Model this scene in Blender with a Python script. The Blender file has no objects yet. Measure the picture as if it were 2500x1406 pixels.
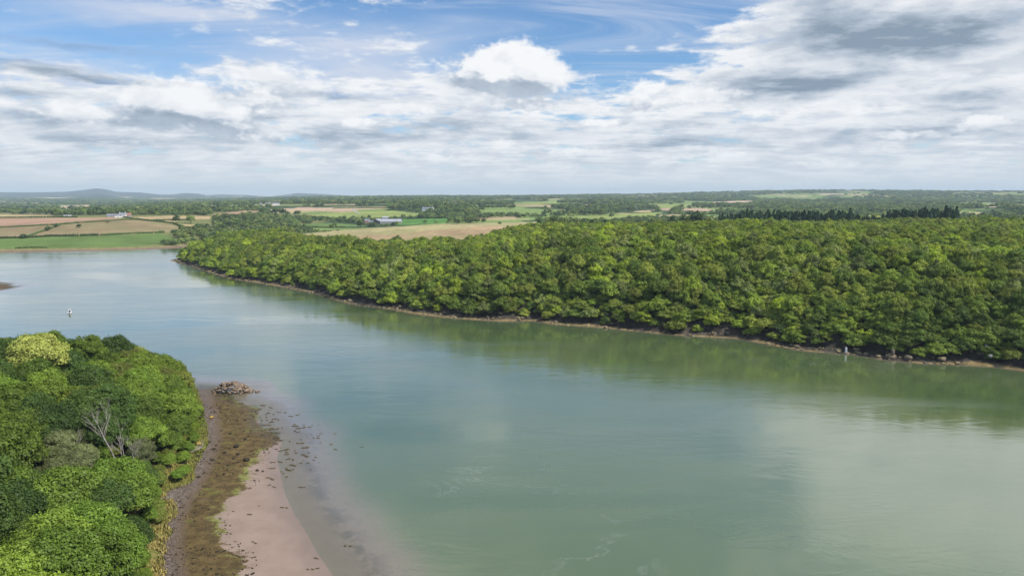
import bpy, bmesh, math, random
import numpy as np
from mathutils import Vector

random.seed(7)
rng = np.random.default_rng(7)
scene = bpy.context.scene
COL = scene.collection
R = math.radians

# ------------------------------------------------------------------ camera
CAM_H = 70.0
PITCH = R(7.7)
F_PX = 1667.0
CX, CY = 1250.0, 703.0
cam_d = bpy.data.cameras.new('camera')
cam_d.sensor_width = 36.0
cam_d.lens = 36.0 * F_PX / 2500.0
cam_d.clip_start = 1.0
cam_d.clip_end = 80000.0
cam = bpy.data.objects.new('camera', cam_d)
COL.objects.link(cam)
cam.location = (0, 0, CAM_H)
cam.rotation_euler = (math.pi / 2 - PITCH, 0, 0)
scene.camera = cam


def ray_dir(px, py):
    """direction through a photo pixel (arrays ok)"""
    xc = (np.asarray(px, float) - CX) / F_PX
    yc = -(np.asarray(py, float) - CY) / F_PX
    cp, sp = math.cos(PITCH), math.sin(PITCH)
    return np.stack([xc, cp + yc * sp, -sp + yc * cp], -1)


def plane_pt(px, py, z=0.0):
    d = ray_dir(px, py)
    t = (z - CAM_H) / d[..., 2]
    return d[..., :2] * t[..., None]


def project(P):
    P = np.asarray(P, float)
    cp, sp = math.cos(PITCH), math.sin(PITCH)
    x, y, z = P[..., 0], P[..., 1], P[..., 2] - CAM_H
    f = y * cp - z * sp
    u = y * sp + z * cp
    return CX + F_PX * x / f, CY - F_PX * u / f


def pxd(px, D):
    """ground point at photo column px and horizontal distance D"""
    a = math.atan2((px - CX) / F_PX, 1.0)
    return (D * math.sin(a), D * math.cos(a))


# ------------------------------------------------------------------ numpy helpers
def sdf(P, poly):
    """signed distance to a closed polygon, positive inside"""
    P = np.asarray(P, float)
    poly = np.asarray(poly, float)
    n = len(poly)
    d2 = np.full(len(P), 1e18)
    inside = np.zeros(len(P), bool)
    X, Y = P[:, 0], P[:, 1]
    for i in range(n):
        ax, ay = poly[i]
        bx, by = poly[(i + 1) % n]
        ex, ey = bx - ax, by - ay
        L2 = ex * ex + ey * ey + 1e-12
        t = np.clip(((X - ax) * ex + (Y - ay) * ey) / L2, 0, 1)
        d2 = np.minimum(d2, (X - ax - t * ex) ** 2 + (Y - ay - t * ey) ** 2)
        c = (ay > Y) != (by > Y)
        if abs(ey) > 1e-12:
            inside ^= c & (X < ex * (Y - ay) / ey + ax)
    d = np.sqrt(d2)
    return np.where(inside, d, -d)


def in_poly(P, poly):
    P = np.asarray(P, float)
    poly = np.asarray(poly, float)
    inside = np.zeros(len(P), bool)
    X, Y = P[:, 0], P[:, 1]
    n = len(poly)
    for i in range(n):
        ax, ay = poly[i]
        bx, by = poly[(i + 1) % n]
        if abs(by - ay) < 1e-12:
            continue
        inside ^= ((ay > Y) != (by > Y)) & (X < (bx - ax) * (Y - ay) / (by - ay) + ax)
    return inside


def _hash2(ix, iy, s):
    v = np.sin(ix * 127.1 + iy * 311.7 + s * 74.7) * 43758.5453
    return v - np.floor(v)


def vnoise(x, y, s=0):
    ix, iy = np.floor(x), np.floor(y)
    fx, fy = x - ix, y - iy
    fx = fx * fx * (3 - 2 * fx)
    fy = fy * fy * (3 - 2 * fy)
    a = _hash2(ix, iy, s); b = _hash2(ix + 1, iy, s)
    c = _hash2(ix, iy + 1, s); d = _hash2(ix + 1, iy + 1, s)
    return (a * (1 - fx) + b * fx) * (1 - fy) + (c * (1 - fx) + d * fx) * fy


def fbm(x, y, s=0, o=4):
    v = 0; a = 0.5; t = 0
    for k in range(o):
        v = v + a * vnoise(x, y, s + k * 3.1)
        t += a
        a *= 0.5
        x = x * 2.03 + 5.1; y = y * 2.03 - 3.7
    return v / t


def sstep(a, b, x):
    t = np.clip((x - a) / (b - a), 0, 1)
    return t * t * (3 - 2 * t)


# ------------------------------------------------------------------ shorelines (photo pixels dropped on the water plane)
FAR_SHORE_PX = [(415, 636), (450, 645), (500, 660), (560, 680), (640, 692), (720, 706), (790, 721), (830, 735),
                (880, 746), (950, 754), (1010, 766), (1080, 774), (1150, 780), (1220, 784), (1300, 783), (1350, 791),
                (1450, 798), (1550, 808), (1650, 818), (1800, 826), (1900, 845), (1970, 857), (2080, 864), (2170, 879),
                (2250, 887), (2350, 890), (2430, 895), (2500, 905), (2700, 930), (3000, 975), (3500, 1040)]
far_front = [tuple(plane_pt(*p)) for p in FAR_SHORE_PX]
back_shore = [tuple(plane_pt(*p)) for p in [(470, 622), (520, 614), (600, 607), (720, 601)]]
inlet_end = [pxd(800, 1000)]
left_shore = [tuple(plane_pt(*p)) for p in [(640, 596), (560, 597), (495, 600), (430, 606), (350, 610), (200, 614), (0, 617), (-300, 622), (-900, 640)]]
FAR_LAND = (far_front[::-1] + back_shore + inlet_end + left_shore +
            [(-3000, 900), (-40000, 2000), (-40000, 60000), (40000, 60000), (40000, -3000), (600, -300)])

WATER_LINE_PX = [(478, 947), (515, 949), (540, 962), (560, 975), (598, 984), (634, 998), (628, 1018), (634, 1040), (664, 1058), (690, 1076),
                 (676, 1118), (684, 1152), (696, 1206), (717, 1253), (746, 1296), (775, 1350), (814, 1406),
                 (860, 1550), (905, 1800), (950, 2300)]
near_line = [tuple(plane_pt(*p)) for p in WATER_LINE_PX]
NEAR_LAND = (near_line + [(-10, -200), (-900, -200), (-900, 300)] + [pxd(-300, 338), pxd(0, 322), pxd(200, 300), pxd(350, 281)])

E1_PX = [(474, 952), (484, 985), (494, 1019), (498, 1062), (501, 1091), (490, 1116), (469, 1145), (467, 1174), (458, 1192),
         (422, 1202), (397, 1217), (411, 1238), (426, 1267), (404, 1289), (413, 1314), (397, 1339), (390, 1379),
         (393, 1411), (385, 1500), (370, 1700), (340, 2300)]
E2_PX = [(500, 952), (508, 972), (519, 1008), (526, 1044), (526, 1080), (516, 1116), (505, 1145), (490, 1174), (472, 1206), (451, 1235),
         (436, 1271), (429, 1307), (429, 1350), (433, 1406), (430, 1500), (420, 1700), (400, 2300)]
E3_PX = [(565, 960), (595, 985), (638, 996), (630, 1015), (634, 1040), (674, 1053), (693, 1074), (667, 1091), (638, 1102), (624, 1130), (602, 1159),
         (609, 1188), (584, 1210), (552, 1224), (544, 1249), (530, 1274), (541, 1296), (530, 1332), (566, 1346), (595, 1368),
         (591, 1406), (600, 1500), (600, 1700), (590, 2300)]


def side_poly(px):
    w = [tuple(plane_pt(*p)) for p in px]
    return w + [(-60, -200), (-900, -200), (-900, w[0][1] + 80), (w[0][0] - 3, w[0][1] + 12)]


E1, E2, E3 = side_poly(E1_PX), side_poly(E2_PX), side_poly(E3_PX)
# wooded ground of the near bank
e1w = [tuple(plane_pt(*p)) for p in E1_PX]
NEAR_WOOD = e1w + [(-60, -200), (-900, -200), (-900, 290)] + [pxd(-300, 328), pxd(0, 312), pxd(200, 290), pxd(350, 271), (e1w[0][0] - 4, e1w[0][1] - 2)]

# ------------------------------------------------------------------ terrain
CTRL = [  # photo column, distance, height
    (415, 745, 6), (450, 760, 12), (520, 730, 19), (600, 720, 24), (600, 800, 24), (750, 720, 26), (900, 650, 26), (750, 850, 25), (1000, 700, 29), (1200, 700, 30),
    (1000, 500, 26), (1200, 480, 33), (1200, 600, 31), (1400, 460, 37.5), (1400, 600, 35), (1400, 800, 31), (1700, 430, 41), (1700, 550, 39), (1700, 750, 33.5), (2000, 400, 41), (2000, 550, 40), (2000, 750, 35),
    (2300, 380, 40), (2300, 550, 39), (2300, 750, 37), (2500, 380, 39), (2500, 650, 37), (3000, 500, 38), (3000, 700, 37), (1300, 950, 33), (1000, 900, 30), (800, 880, 25),
    (1750, 880, 34), (2000, 900, 35), (2300, 900, 37), (2700, 900, 37),
    (700, 1250, 8), (1000, 1250, 9), (1400, 1250, 12), (1800, 1300, 14), (2300, 1300, 16), (2800, 1300, 18),
    (700, 1600, 14), (930, 1600, 10), (1050, 1550, 12), (900, 1800, 20), (900, 2000, 27), (1045, 1900, 32), (700, 2000, 28), (1200, 1800, 24), (1450, 1700, 16), (1450, 2300, 26), (1700, 2000, 18), (2300, 2200, 20), (2800, 2200, 22),
    (700, 3000, 38), (1100, 3000, 36), (1500, 3200, 36), (1900, 3200, 28), (2400, 3200, 32), (2900, 3200, 34),
    (700, 5000, 38), (1100, 5000, 52), (1500, 5000, 52), (1900, 5000, 46), (2400, 5000, 44), (2900, 5000, 46),
    (700, 8000, 42), (1100, 8000, 58), (1500, 8000, 72), (1800, 8000, 108), (2100, 8000, 116), (2500, 8000, 104), (2900, 8000, 104),
    (1100, 12000, 52), (1500, 12000, 60), (2000, 12000, 80), (2500, 12000, 80), (2900, 12000, 80), (1500, 20000, 60), (2500, 20000, 60),
    (200, 930, 2.5), (0, 930, 2.5), (400, 960, 3), (-400, 930, 4), (200, 1075, 8.5), (0, 1075, 8.5), (-400, 1075, 10), (400, 1075, 8), (100, 1210, 18), (-400, 1210, 18), (300, 1210, 18), (450, 1180, 12), (560, 1100, 6), (600, 1300, 15),
    (200, 1351, 28), (-400, 1351, 28), (450, 1400, 24), (0, 1560, 31), (285, 1480, 31), (-400, 1560, 31), (560, 1500, 25),
    (200, 2000, 22), (-400, 2000, 22), (520, 2000, 27), (200, 3200, 16), (-400, 3200, 16), (520, 3200, 30), (200, 6000, 10), (-400, 6000, 10), (500, 6000, 16),
    (200, 9000, 20), (-400, 9000, 20), (520, 9000, 24), (200, 14000, 40), (-400, 14000, 40), (520, 14000, 40), (850, 14000, 40), (200, 20000, 40), (850, 20000, 40),
]


def feat(x, y):
    D = np.clip(np.hypot(x, y), 350, 19000)
    az = np.clip(np.degrees(np.arctan2(x, y)), -52, 52)
    return az / 7.0, 3.0 * np.log(D / 700.0)


_c = np.array([pxd(a, b) for a, b, _ in CTRL])
_cu, _cv = feat(_c[:, 0], _c[:, 1])
_cz = np.array([c[2] for c in CTRL], float)


def _phi(r2):
    return 0.5 * r2 * np.log(r2 + 1e-9)


def _fit():
    n = len(_cz)
    A = np.zeros((n + 3, n + 3))
    A[:n, :n] = _phi((_cu[:, None] - _cu) ** 2 + (_cv[:, None] - _cv) ** 2) + np.eye(n) * 0.03
    A[:n, n] = 1; A[:n, n + 1] = _cu; A[:n, n + 2] = _cv
    A[n:, :n] = A[:n, n:].T
    b = np.zeros(n + 3); b[:n] = _cz
    return np.linalg.solve(A, b)


_w = _fit()


def base_z(x, y):
    u, v = feat(x, y)
    z = _w[-3] + _w[-2] * u + _w[-1] * v
    for k in range(len(_cz)):
        z = z + _w[k] * _phi((u - _cu[k]) ** 2 + (v - _cv[k]) ** 2)
    return z


SPIT_C = pxd(-138, 640)
RK_C = plane_pt(574, 956)


def terrain(x, y):
    """height plus shore distances for arrays of points"""
    x = np.asarray(x, float); y = np.asarray(y, float)
    P = np.stack([x, y], -1)
    D = np.hypot(x, y)
    df = sdf(P, FAR_LAND)
    dn = sdf(P, NEAR_LAND)
    bz = base_z(x, y)
    n1 = fbm(x / 90.0, y / 90.0, 3) - 0.5
    n2 = fbm(x / 420.0, y / 420.0, 9) - 0.5
    bz = bz + 7 * n1 * sstep(200, 500, D) * (1 - sstep(880, 1000, D)) + n2 * 16 * sstep(1700, 4000, D)
    bz = np.maximum(bz, 1.5)
    # wooded bank: rock shelf, small cliff, then the slope; pasture shore: gentle
    steep = np.where((D < 905) & (np.degrees(np.arctan2(x, y)) > -29.5), 1.0, 0.0)
    shelf_w = 3.0 + 6.0 * fbm(x / 60.0, y / 60.0, 21)
    rough = fbm(x / 5.0, y / 5.0, 31, 3)
    shelf = np.clip(df / shelf_w, 0, 1) * 1.6 * (0.45 + rough * 1.1)
    cliff = 2.0 * sstep(0, 3, df - shelf_w)
    B_ = np.maximum(bz - 3, 0.5)
    slope = np.interp(x, [-300, -60, 40], [0.42, 0.60, 0.80])
    rise = B_ * np.tanh(slope * np.maximum(df - shelf_w, 0) / B_)
    z_st = shelf + cliff + rise
    z_ge = np.minimum(0.03 * np.maximum(df, 0), 2.0) + np.maximum(bz - 2, 0) * (1 - np.exp(-np.maximum(df - 15, 0) / 70.0))
    zf = np.where(steep > 0, z_st, z_ge)
    # near bank
    dw = sdf(P, NEAR_WOOD)
    nn = fbm(x / 3.0, y / 3.0, 41, 3) - 0.5
    zn = 0.055 * np.clip(dn, 0, 22) + 0.10 * nn * sstep(0.5, 4, dn) + 14.5 * (1 - np.exp(-np.maximum(dw - 1, 0) / 24.0))
    zw = -np.minimum(np.minimum((0.028 * np.clip(-dn, 0, 8) + 0.085 * np.maximum(-dn - 8, 0)), 0.35 * np.maximum(-df, 0)), 4.0)
    zw = zw + 0.10 * (fbm(x / 14.0, y / 9.0, 51, 3) - 0.5) * np.clip(-zw / 0.3, 0, 1)
    z = np.where(df > 0, zf, np.where(dn > 0, zn, zw))
    # little mud spit on the left and the shelf under the rock outcrop
    q = np.hypot((x - SPIT_C[0]) / 26.0, (y - SPIT_C[1]) / 46.0)
    q = q + 0.9 * (fbm(x / 14.0, y / 26.0, 61, 3) - 0.5)
    z = np.maximum(z, np.where(q < 1.6, 1.1 * (1 - q), -99))
    q = np.hypot((x - RK_C[0]) / 7.5, (y - RK_C[1]) / 9.0)
    z = np.maximum(z, np.where(q < 1.8, -0.12 - 0.1 * q, -99))
    return z, df, dn, dw


def ray_hit(px, py, dmin=300.0):
    """first ground point seen through photo pixels, beyond dmin"""
    px = np.atleast_1d(np.asarray(px, float)); py = np.atleast_1d(np.asarray(py, float))
    d = ray_dir(px, py)
    hd = np.hypot(d[:, 0], d[:, 1])
    Ds = np.geomspace(dmin, 16000, 420)
    out = np.zeros((len(px), 3))
    X = d[:, 0, None] / hd[:, None] * Ds; Y = d[:, 1, None] / hd[:, None] * Ds
    Z = CAM_H + d[:, 2, None] / hd[:, None] * Ds
    T = terrain(X.ravel(), Y.ravel())[0].reshape(X.shape)
    below = Z < T
    for i in range(len(px)):
        k = int(np.argmax(below[i])) if below[i].any() else len(Ds) - 1
        k = max(k, 1)
        a, b = Z[i, k - 1] - T[i, k - 1], Z[i, k] - T[i, k]
        t = a / (a - b) if (a - b) > 1e-9 else 1.0
        t = min(max(t, 0), 1)
        D = Ds[k - 1] + (Ds[k] - Ds[k - 1]) * t
        out[i] = (d[i, 0] / hd[i] * D, d[i, 1] / hd[i] * D, T[i, k - 1] + (T[i, k] - T[i, k - 1]) * t)
    return out


# ------------------------------------------------------------------ objects helpers
def tag(o, label=None, cat=None, group=None, kind=None):
    if label: o['label'] = label
    if cat: o['category'] = cat
    if group: o['group'] = group
    if kind: o['kind'] = kind
    return o


def empty(name, loc=(0, 0, 0), rz=0.0):
    o = bpy.data.objects.new(name, None)
    o.empty_display_size = 0.5
    o.location = loc
    o.rotation_euler = (0, 0, rz)
    COL.objects.link(o)
    return o


def np_mesh(name, V, F, mats=(), smooth=False):
    """V (n,3), F (m,k) all the same k, or a list of arrays"""
    me = bpy.data.meshes.new(name)
    Fs = F if isinstance(F, list) else [F]
    Fs = [np.asarray(f, np.int32) for f in Fs if len(f)]
    V = np.asarray(V, np.float32)
    me.vertices.add(len(V))
    me.vertices.foreach_set('co', V.ravel())
    idx = np.concatenate([f.ravel() for f in Fs])
    tot = np.concatenate([np.full(len(f), f.shape[1], np.int32) for f in Fs])
    start = np.concatenate([[0], np.cumsum(tot)[:-1]]).astype(np.int32)
    me.loops.add(len(idx))
    me.loops.foreach_set('vertex_index', idx)
    me.polygons.add(len(tot))
    me.polygons.foreach_set('loop_start', start)
    me.polygons.foreach_set('loop_total', tot)
    if smooth:
        me.polygons.foreach_set('use_smooth', np.ones(len(tot), bool))
    for m in mats:
        me.materials.append(m)
    me.update(calc_edges=True)
    return me


def link(name, me, parent=None, loc=None):
    o = bpy.data.objects.new(name, me)
    COL.objects.link(o)
    if parent: o.parent = parent
    if loc is not None: o.location = loc
    return o


def add_attr(me, name, data, dom='POINT', typ='FLOAT'):
    a = me.attributes.new(name, typ, dom)
    a.data.foreach_set({'FLOAT': 'value', 'INT': 'value', 'FLOAT_VECTOR': 'vector', 'FLOAT_COLOR': 'color'}[typ],
                       np.ascontiguousarray(data, np.int32 if typ == 'INT' else np.float32).ravel())


class MB:
    """collects boxes, prisms and tubes into one mesh"""
    def __init__(self):
        self.v = []; self.f = []

    def poly(self, pts, faces):
        b = len(self.v)
        self.v += [tuple(p) for p in pts]
        self.f += [tuple(b + i for i in f) for f in faces]

    def box(self, x0, x1, y0, y1, z0, z1):
        self.poly([(x0, y0, z0), (x1, y0, z0), (x1, y1, z0), (x0, y1, z0), (x0, y0, z1), (x1, y0, z1), (x1, y1, z1), (x0, y1, z1)],
                  [(0, 3, 2, 1), (4, 5, 6, 7), (0, 1, 5, 4), (1, 2, 6, 5), (2, 3, 7, 6), (3, 0, 4, 7)])

    def tube(self, pts, rad, n=6):
        pts = [Vector(p) for p in pts]
        b = len(self.v)
        for i, p in enumerate(pts):
            d = (pts[min(i + 1, len(pts) - 1)] - pts[max(i - 1, 0)]).normalized()
            a = Vector((0, 0, 1)) if abs(d.z) < 0.9 else Vector((1, 0, 0))
            u = d.cross(a).normalized(); w = d.cross(u)
            r = rad[i]
            for k in range(n):
                t = 2 * math.pi * k / n
                self.v.append(tuple(p + u * (r * math.cos(t)) + w * (r * math.sin(t))))
        for i in range(len(pts) - 1):
            for k in range(n):
                k2 = (k + 1) % n
                self.f.append((b + i * n + k, b + i * n + k2, b + (i + 1) * n + k2, b + (i + 1) * n + k))
        self.f.append(tuple(b + k for k in range(n))[::-1])
        e = b + (len(pts) - 1) * n
        self.f.append(tuple(e + k for k in range(n)))

    def mesh(self, name, mat, smooth=False):
        me = bpy.data.meshes.new(name)
        me.from_pydata(self.v, [], self.f)
        me.materials.append(mat)
        if smooth:
            for p in me.polygons: p.use_smooth = True
        me.update()
        return me

    def build(self, name, mat, parent=None, loc=None, smooth=False):
        return link(name, self.mesh(name, mat, smooth), parent, loc)


# ------------------------------------------------------------------ node helpers
class NT:
    def __init__(self, tree):
        self.t = tree; self.n = tree.nodes; self.l = tree.links

    def put(self, sock, v):
        if v is None: return
        if isinstance(v, bpy.types.NodeSocket): self.l.new(v, sock)
        else: sock.default_value = v

    def math(self, op, a, b=None, c=None, clamp=False):
        n = self.n.new('ShaderNodeMath'); n.operation = op; n.use_clamp = clamp
        for i, v in enumerate((a, b, c)): self.put(n.inputs[i], v)
        return n.outputs[0]

    def add(self, *a):
        r = a[0]
        for b in a[1:]: r = self.math('ADD', r, b)
        return r

    def sub(self, a, b): return self.math('SUBTRACT', a, b)
    def mul(self, a, b): return self.math('MULTIPLY', a, b)

    def ramp(self, x, lo, hi, a=0.0, b=1.0, kind='SMOOTHSTEP'):
        n = self.n.new('ShaderNodeMapRange'); n.interpolation_type = kind; n.clamp = True
        self.put(n.inputs[0], x); self.put(n.inputs[1], lo); self.put(n.inputs[2], hi); self.put(n.inputs[3], a); self.put(n.inputs[4], b)
        return n.outputs[0]

    def vmath(self, op, a, b=None, s=None):
        n = self.n.new('ShaderNodeVectorMath'); n.operation = op
        self.put(n.inputs[0], a)
        if b is not None: self.put(n.inputs[1], b)
        if s is not None: self.put(n.inputs['Scale'], s)
        return n.outputs[1] if op in ('LENGTH', 'DOT_PRODUCT', 'DISTANCE') else n.outputs[0]

    def xyz(self, x, y, z):
        n = self.n.new('ShaderNodeCombineXYZ')
        self.put(n.inputs[0], x); self.put(n.inputs[1], y); self.put(n.inputs[2], z)
        return n.outputs[0]

    def sep(self, v):
        n = self.n.new('ShaderNodeSeparateXYZ'); self.put(n.inputs[0], v)
        return n.outputs

    def noise(self, v, scale, detail=4.0, rough=0.5, dist=0.0, lac=2.0, col=False, dim='3D'):
        n = self.n.new('ShaderNodeTexNoise'); n.noise_dimensions = dim
        self.put(n.inputs['Vector'], v); self.put(n.inputs['Scale'], scale); self.put(n.inputs['Detail'], detail)
        self.put(n.inputs['Roughness'], rough); self.put(n.inputs['Distortion'], dist); self.put(n.inputs['Lacunarity'], lac)
        return n.outputs['Color'] if col else n.outputs['Fac']

    def voro(self, v, scale, feature='F1', out='Distance'):
        n = self.n.new('ShaderNodeTexVoronoi'); n.feature = feature
        self.put(n.inputs['Vector'], v); self.put(n.inputs['Scale'], scale)
        return n.outputs[out]

    def mix(self, f, a, b, blend='MIX'):
        n = self.n.new('ShaderNodeMix'); n.data_type = 'RGBA'; n.blend_type = blend; n.clamp_factor = True
        self.put(n.inputs[0], f)
        for s, v in ((n.inputs[6], a), (n.inputs[7], b)):
            if isinstance(v, (tuple, list)) and len(v) == 3: v = (*v, 1.0)
            self.put(s, v)
        return n.outputs[2]

    def attr(self, name, out='Fac', typ='GEOMETRY'):
        n = self.n.new('ShaderNodeAttribute'); n.attribute_name = name; n.attribute_type = typ
        return n.outputs[out]

    def pos(self): return self.n.new('ShaderNodeNewGeometry').outputs['Position']

    def bump(self, h, strength=0.5, dist=0.1):
        n = self.n.new('ShaderNodeBump'); self.put(n.inputs['Strength'], strength); self.put(n.inputs['Distance'], dist); self.put(n.inputs['Height'], h)
        return n.outputs[0]


def material(name):
    m = bpy.data.materials.new(name); m.use_nodes = True
    m.node_tree.nodes.clear()
    nt = NT(m.node_tree)
    out = nt.n.new('ShaderNodeOutputMaterial')
    return m, nt, out


def principled(nt, out, color, rough=0.8, normal=None, spec=0.3, metallic=0.0):
    b = nt.n.new('ShaderNodeBsdfPrincipled')
    if isinstance(color, tuple): color = (*color[:3], 1.0)
    nt.put(b.inputs['Base Color'], color); nt.put(b.inputs['Roughness'], rough)
    nt.put(b.inputs['Specular IOR Level'], spec); nt.put(b.inputs['Metallic'], metallic)
    if normal is not None: nt.put(b.inputs['Normal'], normal)
    nt.l.new(b.outputs[0], out.inputs['Surface'])
    return b


def plain(name, color, rough=0.7, vary=0.25, scale=1.5):
    m, nt, out = material(name)
    n = nt.noise(nt.pos(), scale, 5, 0.6)
    c2 = tuple(max(0, c * (1 - vary)) for c in color)
    c1 = tuple(min(1, c * (1 + vary)) for c in color)
    principled(nt, out, nt.mix(nt.ramp(n, 0.3, 0.7), c2, c1), rough, nt.bump(n, 0.3, 0.05))
    return m
# ------------------------------------------------------------------ light
SUN_AZ, SUN_EL = R(114), R(49)
sun_dir = Vector((math.sin(SUN_AZ) * math.cos(SUN_EL), math.cos(SUN_AZ) * math.cos(SUN_EL), math.sin(SUN_EL)))
sd = bpy.data.lights.new('sun', 'SUN')
sd.energy = 4.6
sd.angle = R(0.5)
sd.color = (1.0, 0.95, 0.87)
so = bpy.data.objects.new('sun', sd)
COL.objects.link(so)
so.rotation_euler = sun_dir.to_track_quat('Z', 'Y').to_euler()
so.location = (300, 0, 400)

scene.view_settings.view_transform = 'Standard'
scene.view_settings.look = 'None'
scene.view_settings.exposure = 0.1
scene.view_settings.gamma = 1.0
scene.view_settings.use_curve_mapping = False
cy = scene.cycles
cy.max_bounces = 6; cy.diffuse_bounces = 2; cy.glossy_bounces = 3; cy.transmission_bounces = 4
cy.transparent_max_bounces = 8; cy.volume_bounces = 0
cy.caustics_reflective = False; cy.caustics_refractive = False
cy.use_denoising = True
cy.sample_clamp_indirect = 4.0


def build_world():
    w = bpy.data.worlds.new('World')
    scene.world = w
    w.use_nodes = True
    w.node_tree.nodes.clear()
    nt = NT(w.node_tree)
    out = nt.n.new('ShaderNodeOutputWorld')
    bg = nt.n.new('ShaderNodeBackground')
    nt.l.new(bg.outputs[0], out.inputs[0])
    sky = nt.n.new('ShaderNodeTexSky')
    sky.sky_type = 'NISHITA'
    sky.sun_disc = False
    sky.sun_elevation = SUN_EL
    sky.sun_rotation = SUN_AZ
    sky.air_density = 1.0; sky.dust_density = 0.2; sky.ozone_density = 3.0
    d = nt.n.new('ShaderNodeTexCoord').outputs['Generated']

    def pxae(x, y):
        v = ray_dir(x, y); v = v / np.linalg.norm(v)
        return math.degrees(math.atan2(v[0], v[1])), math.degrees(math.asin(v[2]))

    def angles(v):
        x, y, z = nt.sep(v)
        az = nt.mul(nt.math('ARCTAN2', x, y), 57.2958)
        el = nt.mul(nt.math('ARCSINE', z), 57.2958)
        return az, el, x, y, z

    K = 0.0344
    # cover: photo px x, y, half widths px, weight (negative = clear sky)
    DENS = [
        (1500, 30, 300, 95, -1.3), (1180, 50, 150, 50, -0.6), (1600, 165, 190, 36, -0.9), (1390, 130, 80, 40, -0.4), (420, 115, 330, 36, -0.7), (70, 30, 200, 60, -0.7), (130, 150, 160, 22, -0.35),
        (2200, 60, 330, 120, 1.0), (1950, 200, 260, 50, 0.7),
        (1720, 100, 220, 30, 0.75), (2380, 200, 330, 70, 0.6), (1650, 235, 260, 36, 0.5), (2050, 140, 250, 40, 0.6), (150, 290, 200, 40, 0.4), (850, 230, 300, 60, 0.35),
        (1500, -380, 420, 150, -0.7), (2420, -280, 430, 230, 1.25), (850, -118, 240, 80, -0.9), (1720, -190, 280, 90, -0.7), (650, -120, 280, 90, 0.3), (1050, -400, 300, 120, -0.3), (300, -350, 350, 150, -0.3), (1750, -700, 700, 200, 0.4),
    ]
    # heaped clouds with their own outline
    HEAP = [
        (1245, 178, 150, 62, 1.15), (1190, 175, 75, 40, 0.4), (1250, 140, 60, 40, 0.4), (440, 255, 150, 48, 1.1), (400, 240, 70, 34, 0.4), (700, 208, 125, 42, 0.75),
        (560, 275, 90, 30, 0.6), (1600, 222, 110, 28, 0.6), (1720, 232, 110, 28, 0.6), (200, 282, 100, 24, 0.7), (1330, 190, 80, 40, 0.4),
        (1480, 300, 75, 15, 0.76), (1330, 262, 90, 14, 0.66), (1000, 268, 85, 17, 0.69), (880, 300, 108, 13, 0.73), (1560, 262, 83, 15, 0.68), (1850, 270, 66, 15, 0.79), (2080, 262, 61, 20, 0.77), (2250, 330, 111, 15, 0.67), (1200, 350, 78, 13, 0.76), (1420, 370, 114, 14, 0.71), (1750, 380, 114, 12, 0.75), (1060, 385, 92, 10, 0.69), (250, 345, 77, 9, 0.79), (620, 330, 115, 21, 0.78), (2420, 300, 60, 21, 0.74), (2050, 400, 116, 11, 0.76),
    ]
    # thick undersides that stay grey
    DARK = [
        (2150, 72, 165, 34, 0.95), (2340, 88, 140, 34, 0.75), (2020, 40, 80, 60, 0.55), (2200, 110, 200, 26, 0.5), (1900, 214, 150, 24, 1.1), (2020, 190, 150, 20, 0.5), (1250, 212, 130, 18, 0.25), (1120, 190, 40, 30, 0.4), (450, 285, 130, 14, 0.55), (330, 255, 30, 30, 0.4), (660, 226, 90, 18, 0.4),
        (2390, 235, 70, 14, 0.7), (2350, 272, 90, 10, 0.5), (1120, 303, 110, 13, 0.7), (900, 328, 130, 14, 0.75), (330, 345, 180, 18, 0.6), (530, 290, 60, 16, 0.6), (2150, 330, 330, 16, 0.4), (1580, 355, 90, 10, 0.6), (130, 300, 120, 18, 0.5),
        (1700, 340, 120, 12, 0.4), (2300, 320, 110, 14, 0.4), (1250, 330, 180, 12, 0.4), (1650, 305, 90, 10, 0.5), (780, 345, 160, 12, 0.5),
        (600, 250, 60, 8, 0.5), (30, 225, 60, 10, 0.5), (300, 300, 90, 6, 0.4), (840, 236, 110, 7, 0.6), (700, 285, 60, 7, 0.5), (180, 182, 140, 7, 0.9), (330, 200, 110, 5, 0.7), (80, 160, 90, 7, 0.7), (90, 95, 90, 10, 0.5), (260, 125, 200, 10, 0.5),
    ]
    VEIL = [(600, 60, 300, 45, 0.75), (900, 110, 230, 36, 0.7), (250, 215, 330, 40, 0.95), (850, 185, 260, 36, 0.8), (330, 20, 200, 30, 0.5), (1130, 70, 120, 40, 0.35), (60, 130, 160, 26, 0.6), (2350, 200, 300, 70, 0.6), (1050, 230, 300, 40, 0.9)]

    def blobs(az, el, lst):
        r = None
        ae = nt.xyz(az, el, 0.0)
        for (x, y, rx, ry, wgt) in lst:
            a, e = pxae(x, y)
            mv = nt.n.new('ShaderNodeVectorMath'); mv.operation = 'MULTIPLY_ADD'
            nt.put(mv.inputs[0], ae); mv.inputs[1].default_value = (1 / (rx * K), 1 / (ry * K), 0); mv.inputs[2].default_value = (-a / (rx * K), -e / (ry * K), 0)
            q = nt.vmath('DOT_PRODUCT', mv.outputs[0], mv.outputs[0])
            g = nt.math('POWER', 0.36, q)
            r = nt.mul(g, wgt) if r is None else nt.math('MULTIPLY_ADD', g, wgt, r)
        return r

    def plane(x, y, z, off):
        h = nt.add(nt.math('MAXIMUM', z, 0.0), off)
        return nt.xyz(nt.math('DIVIDE', x, h), nt.math('DIVIDE', y, h), 0.0)

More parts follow.
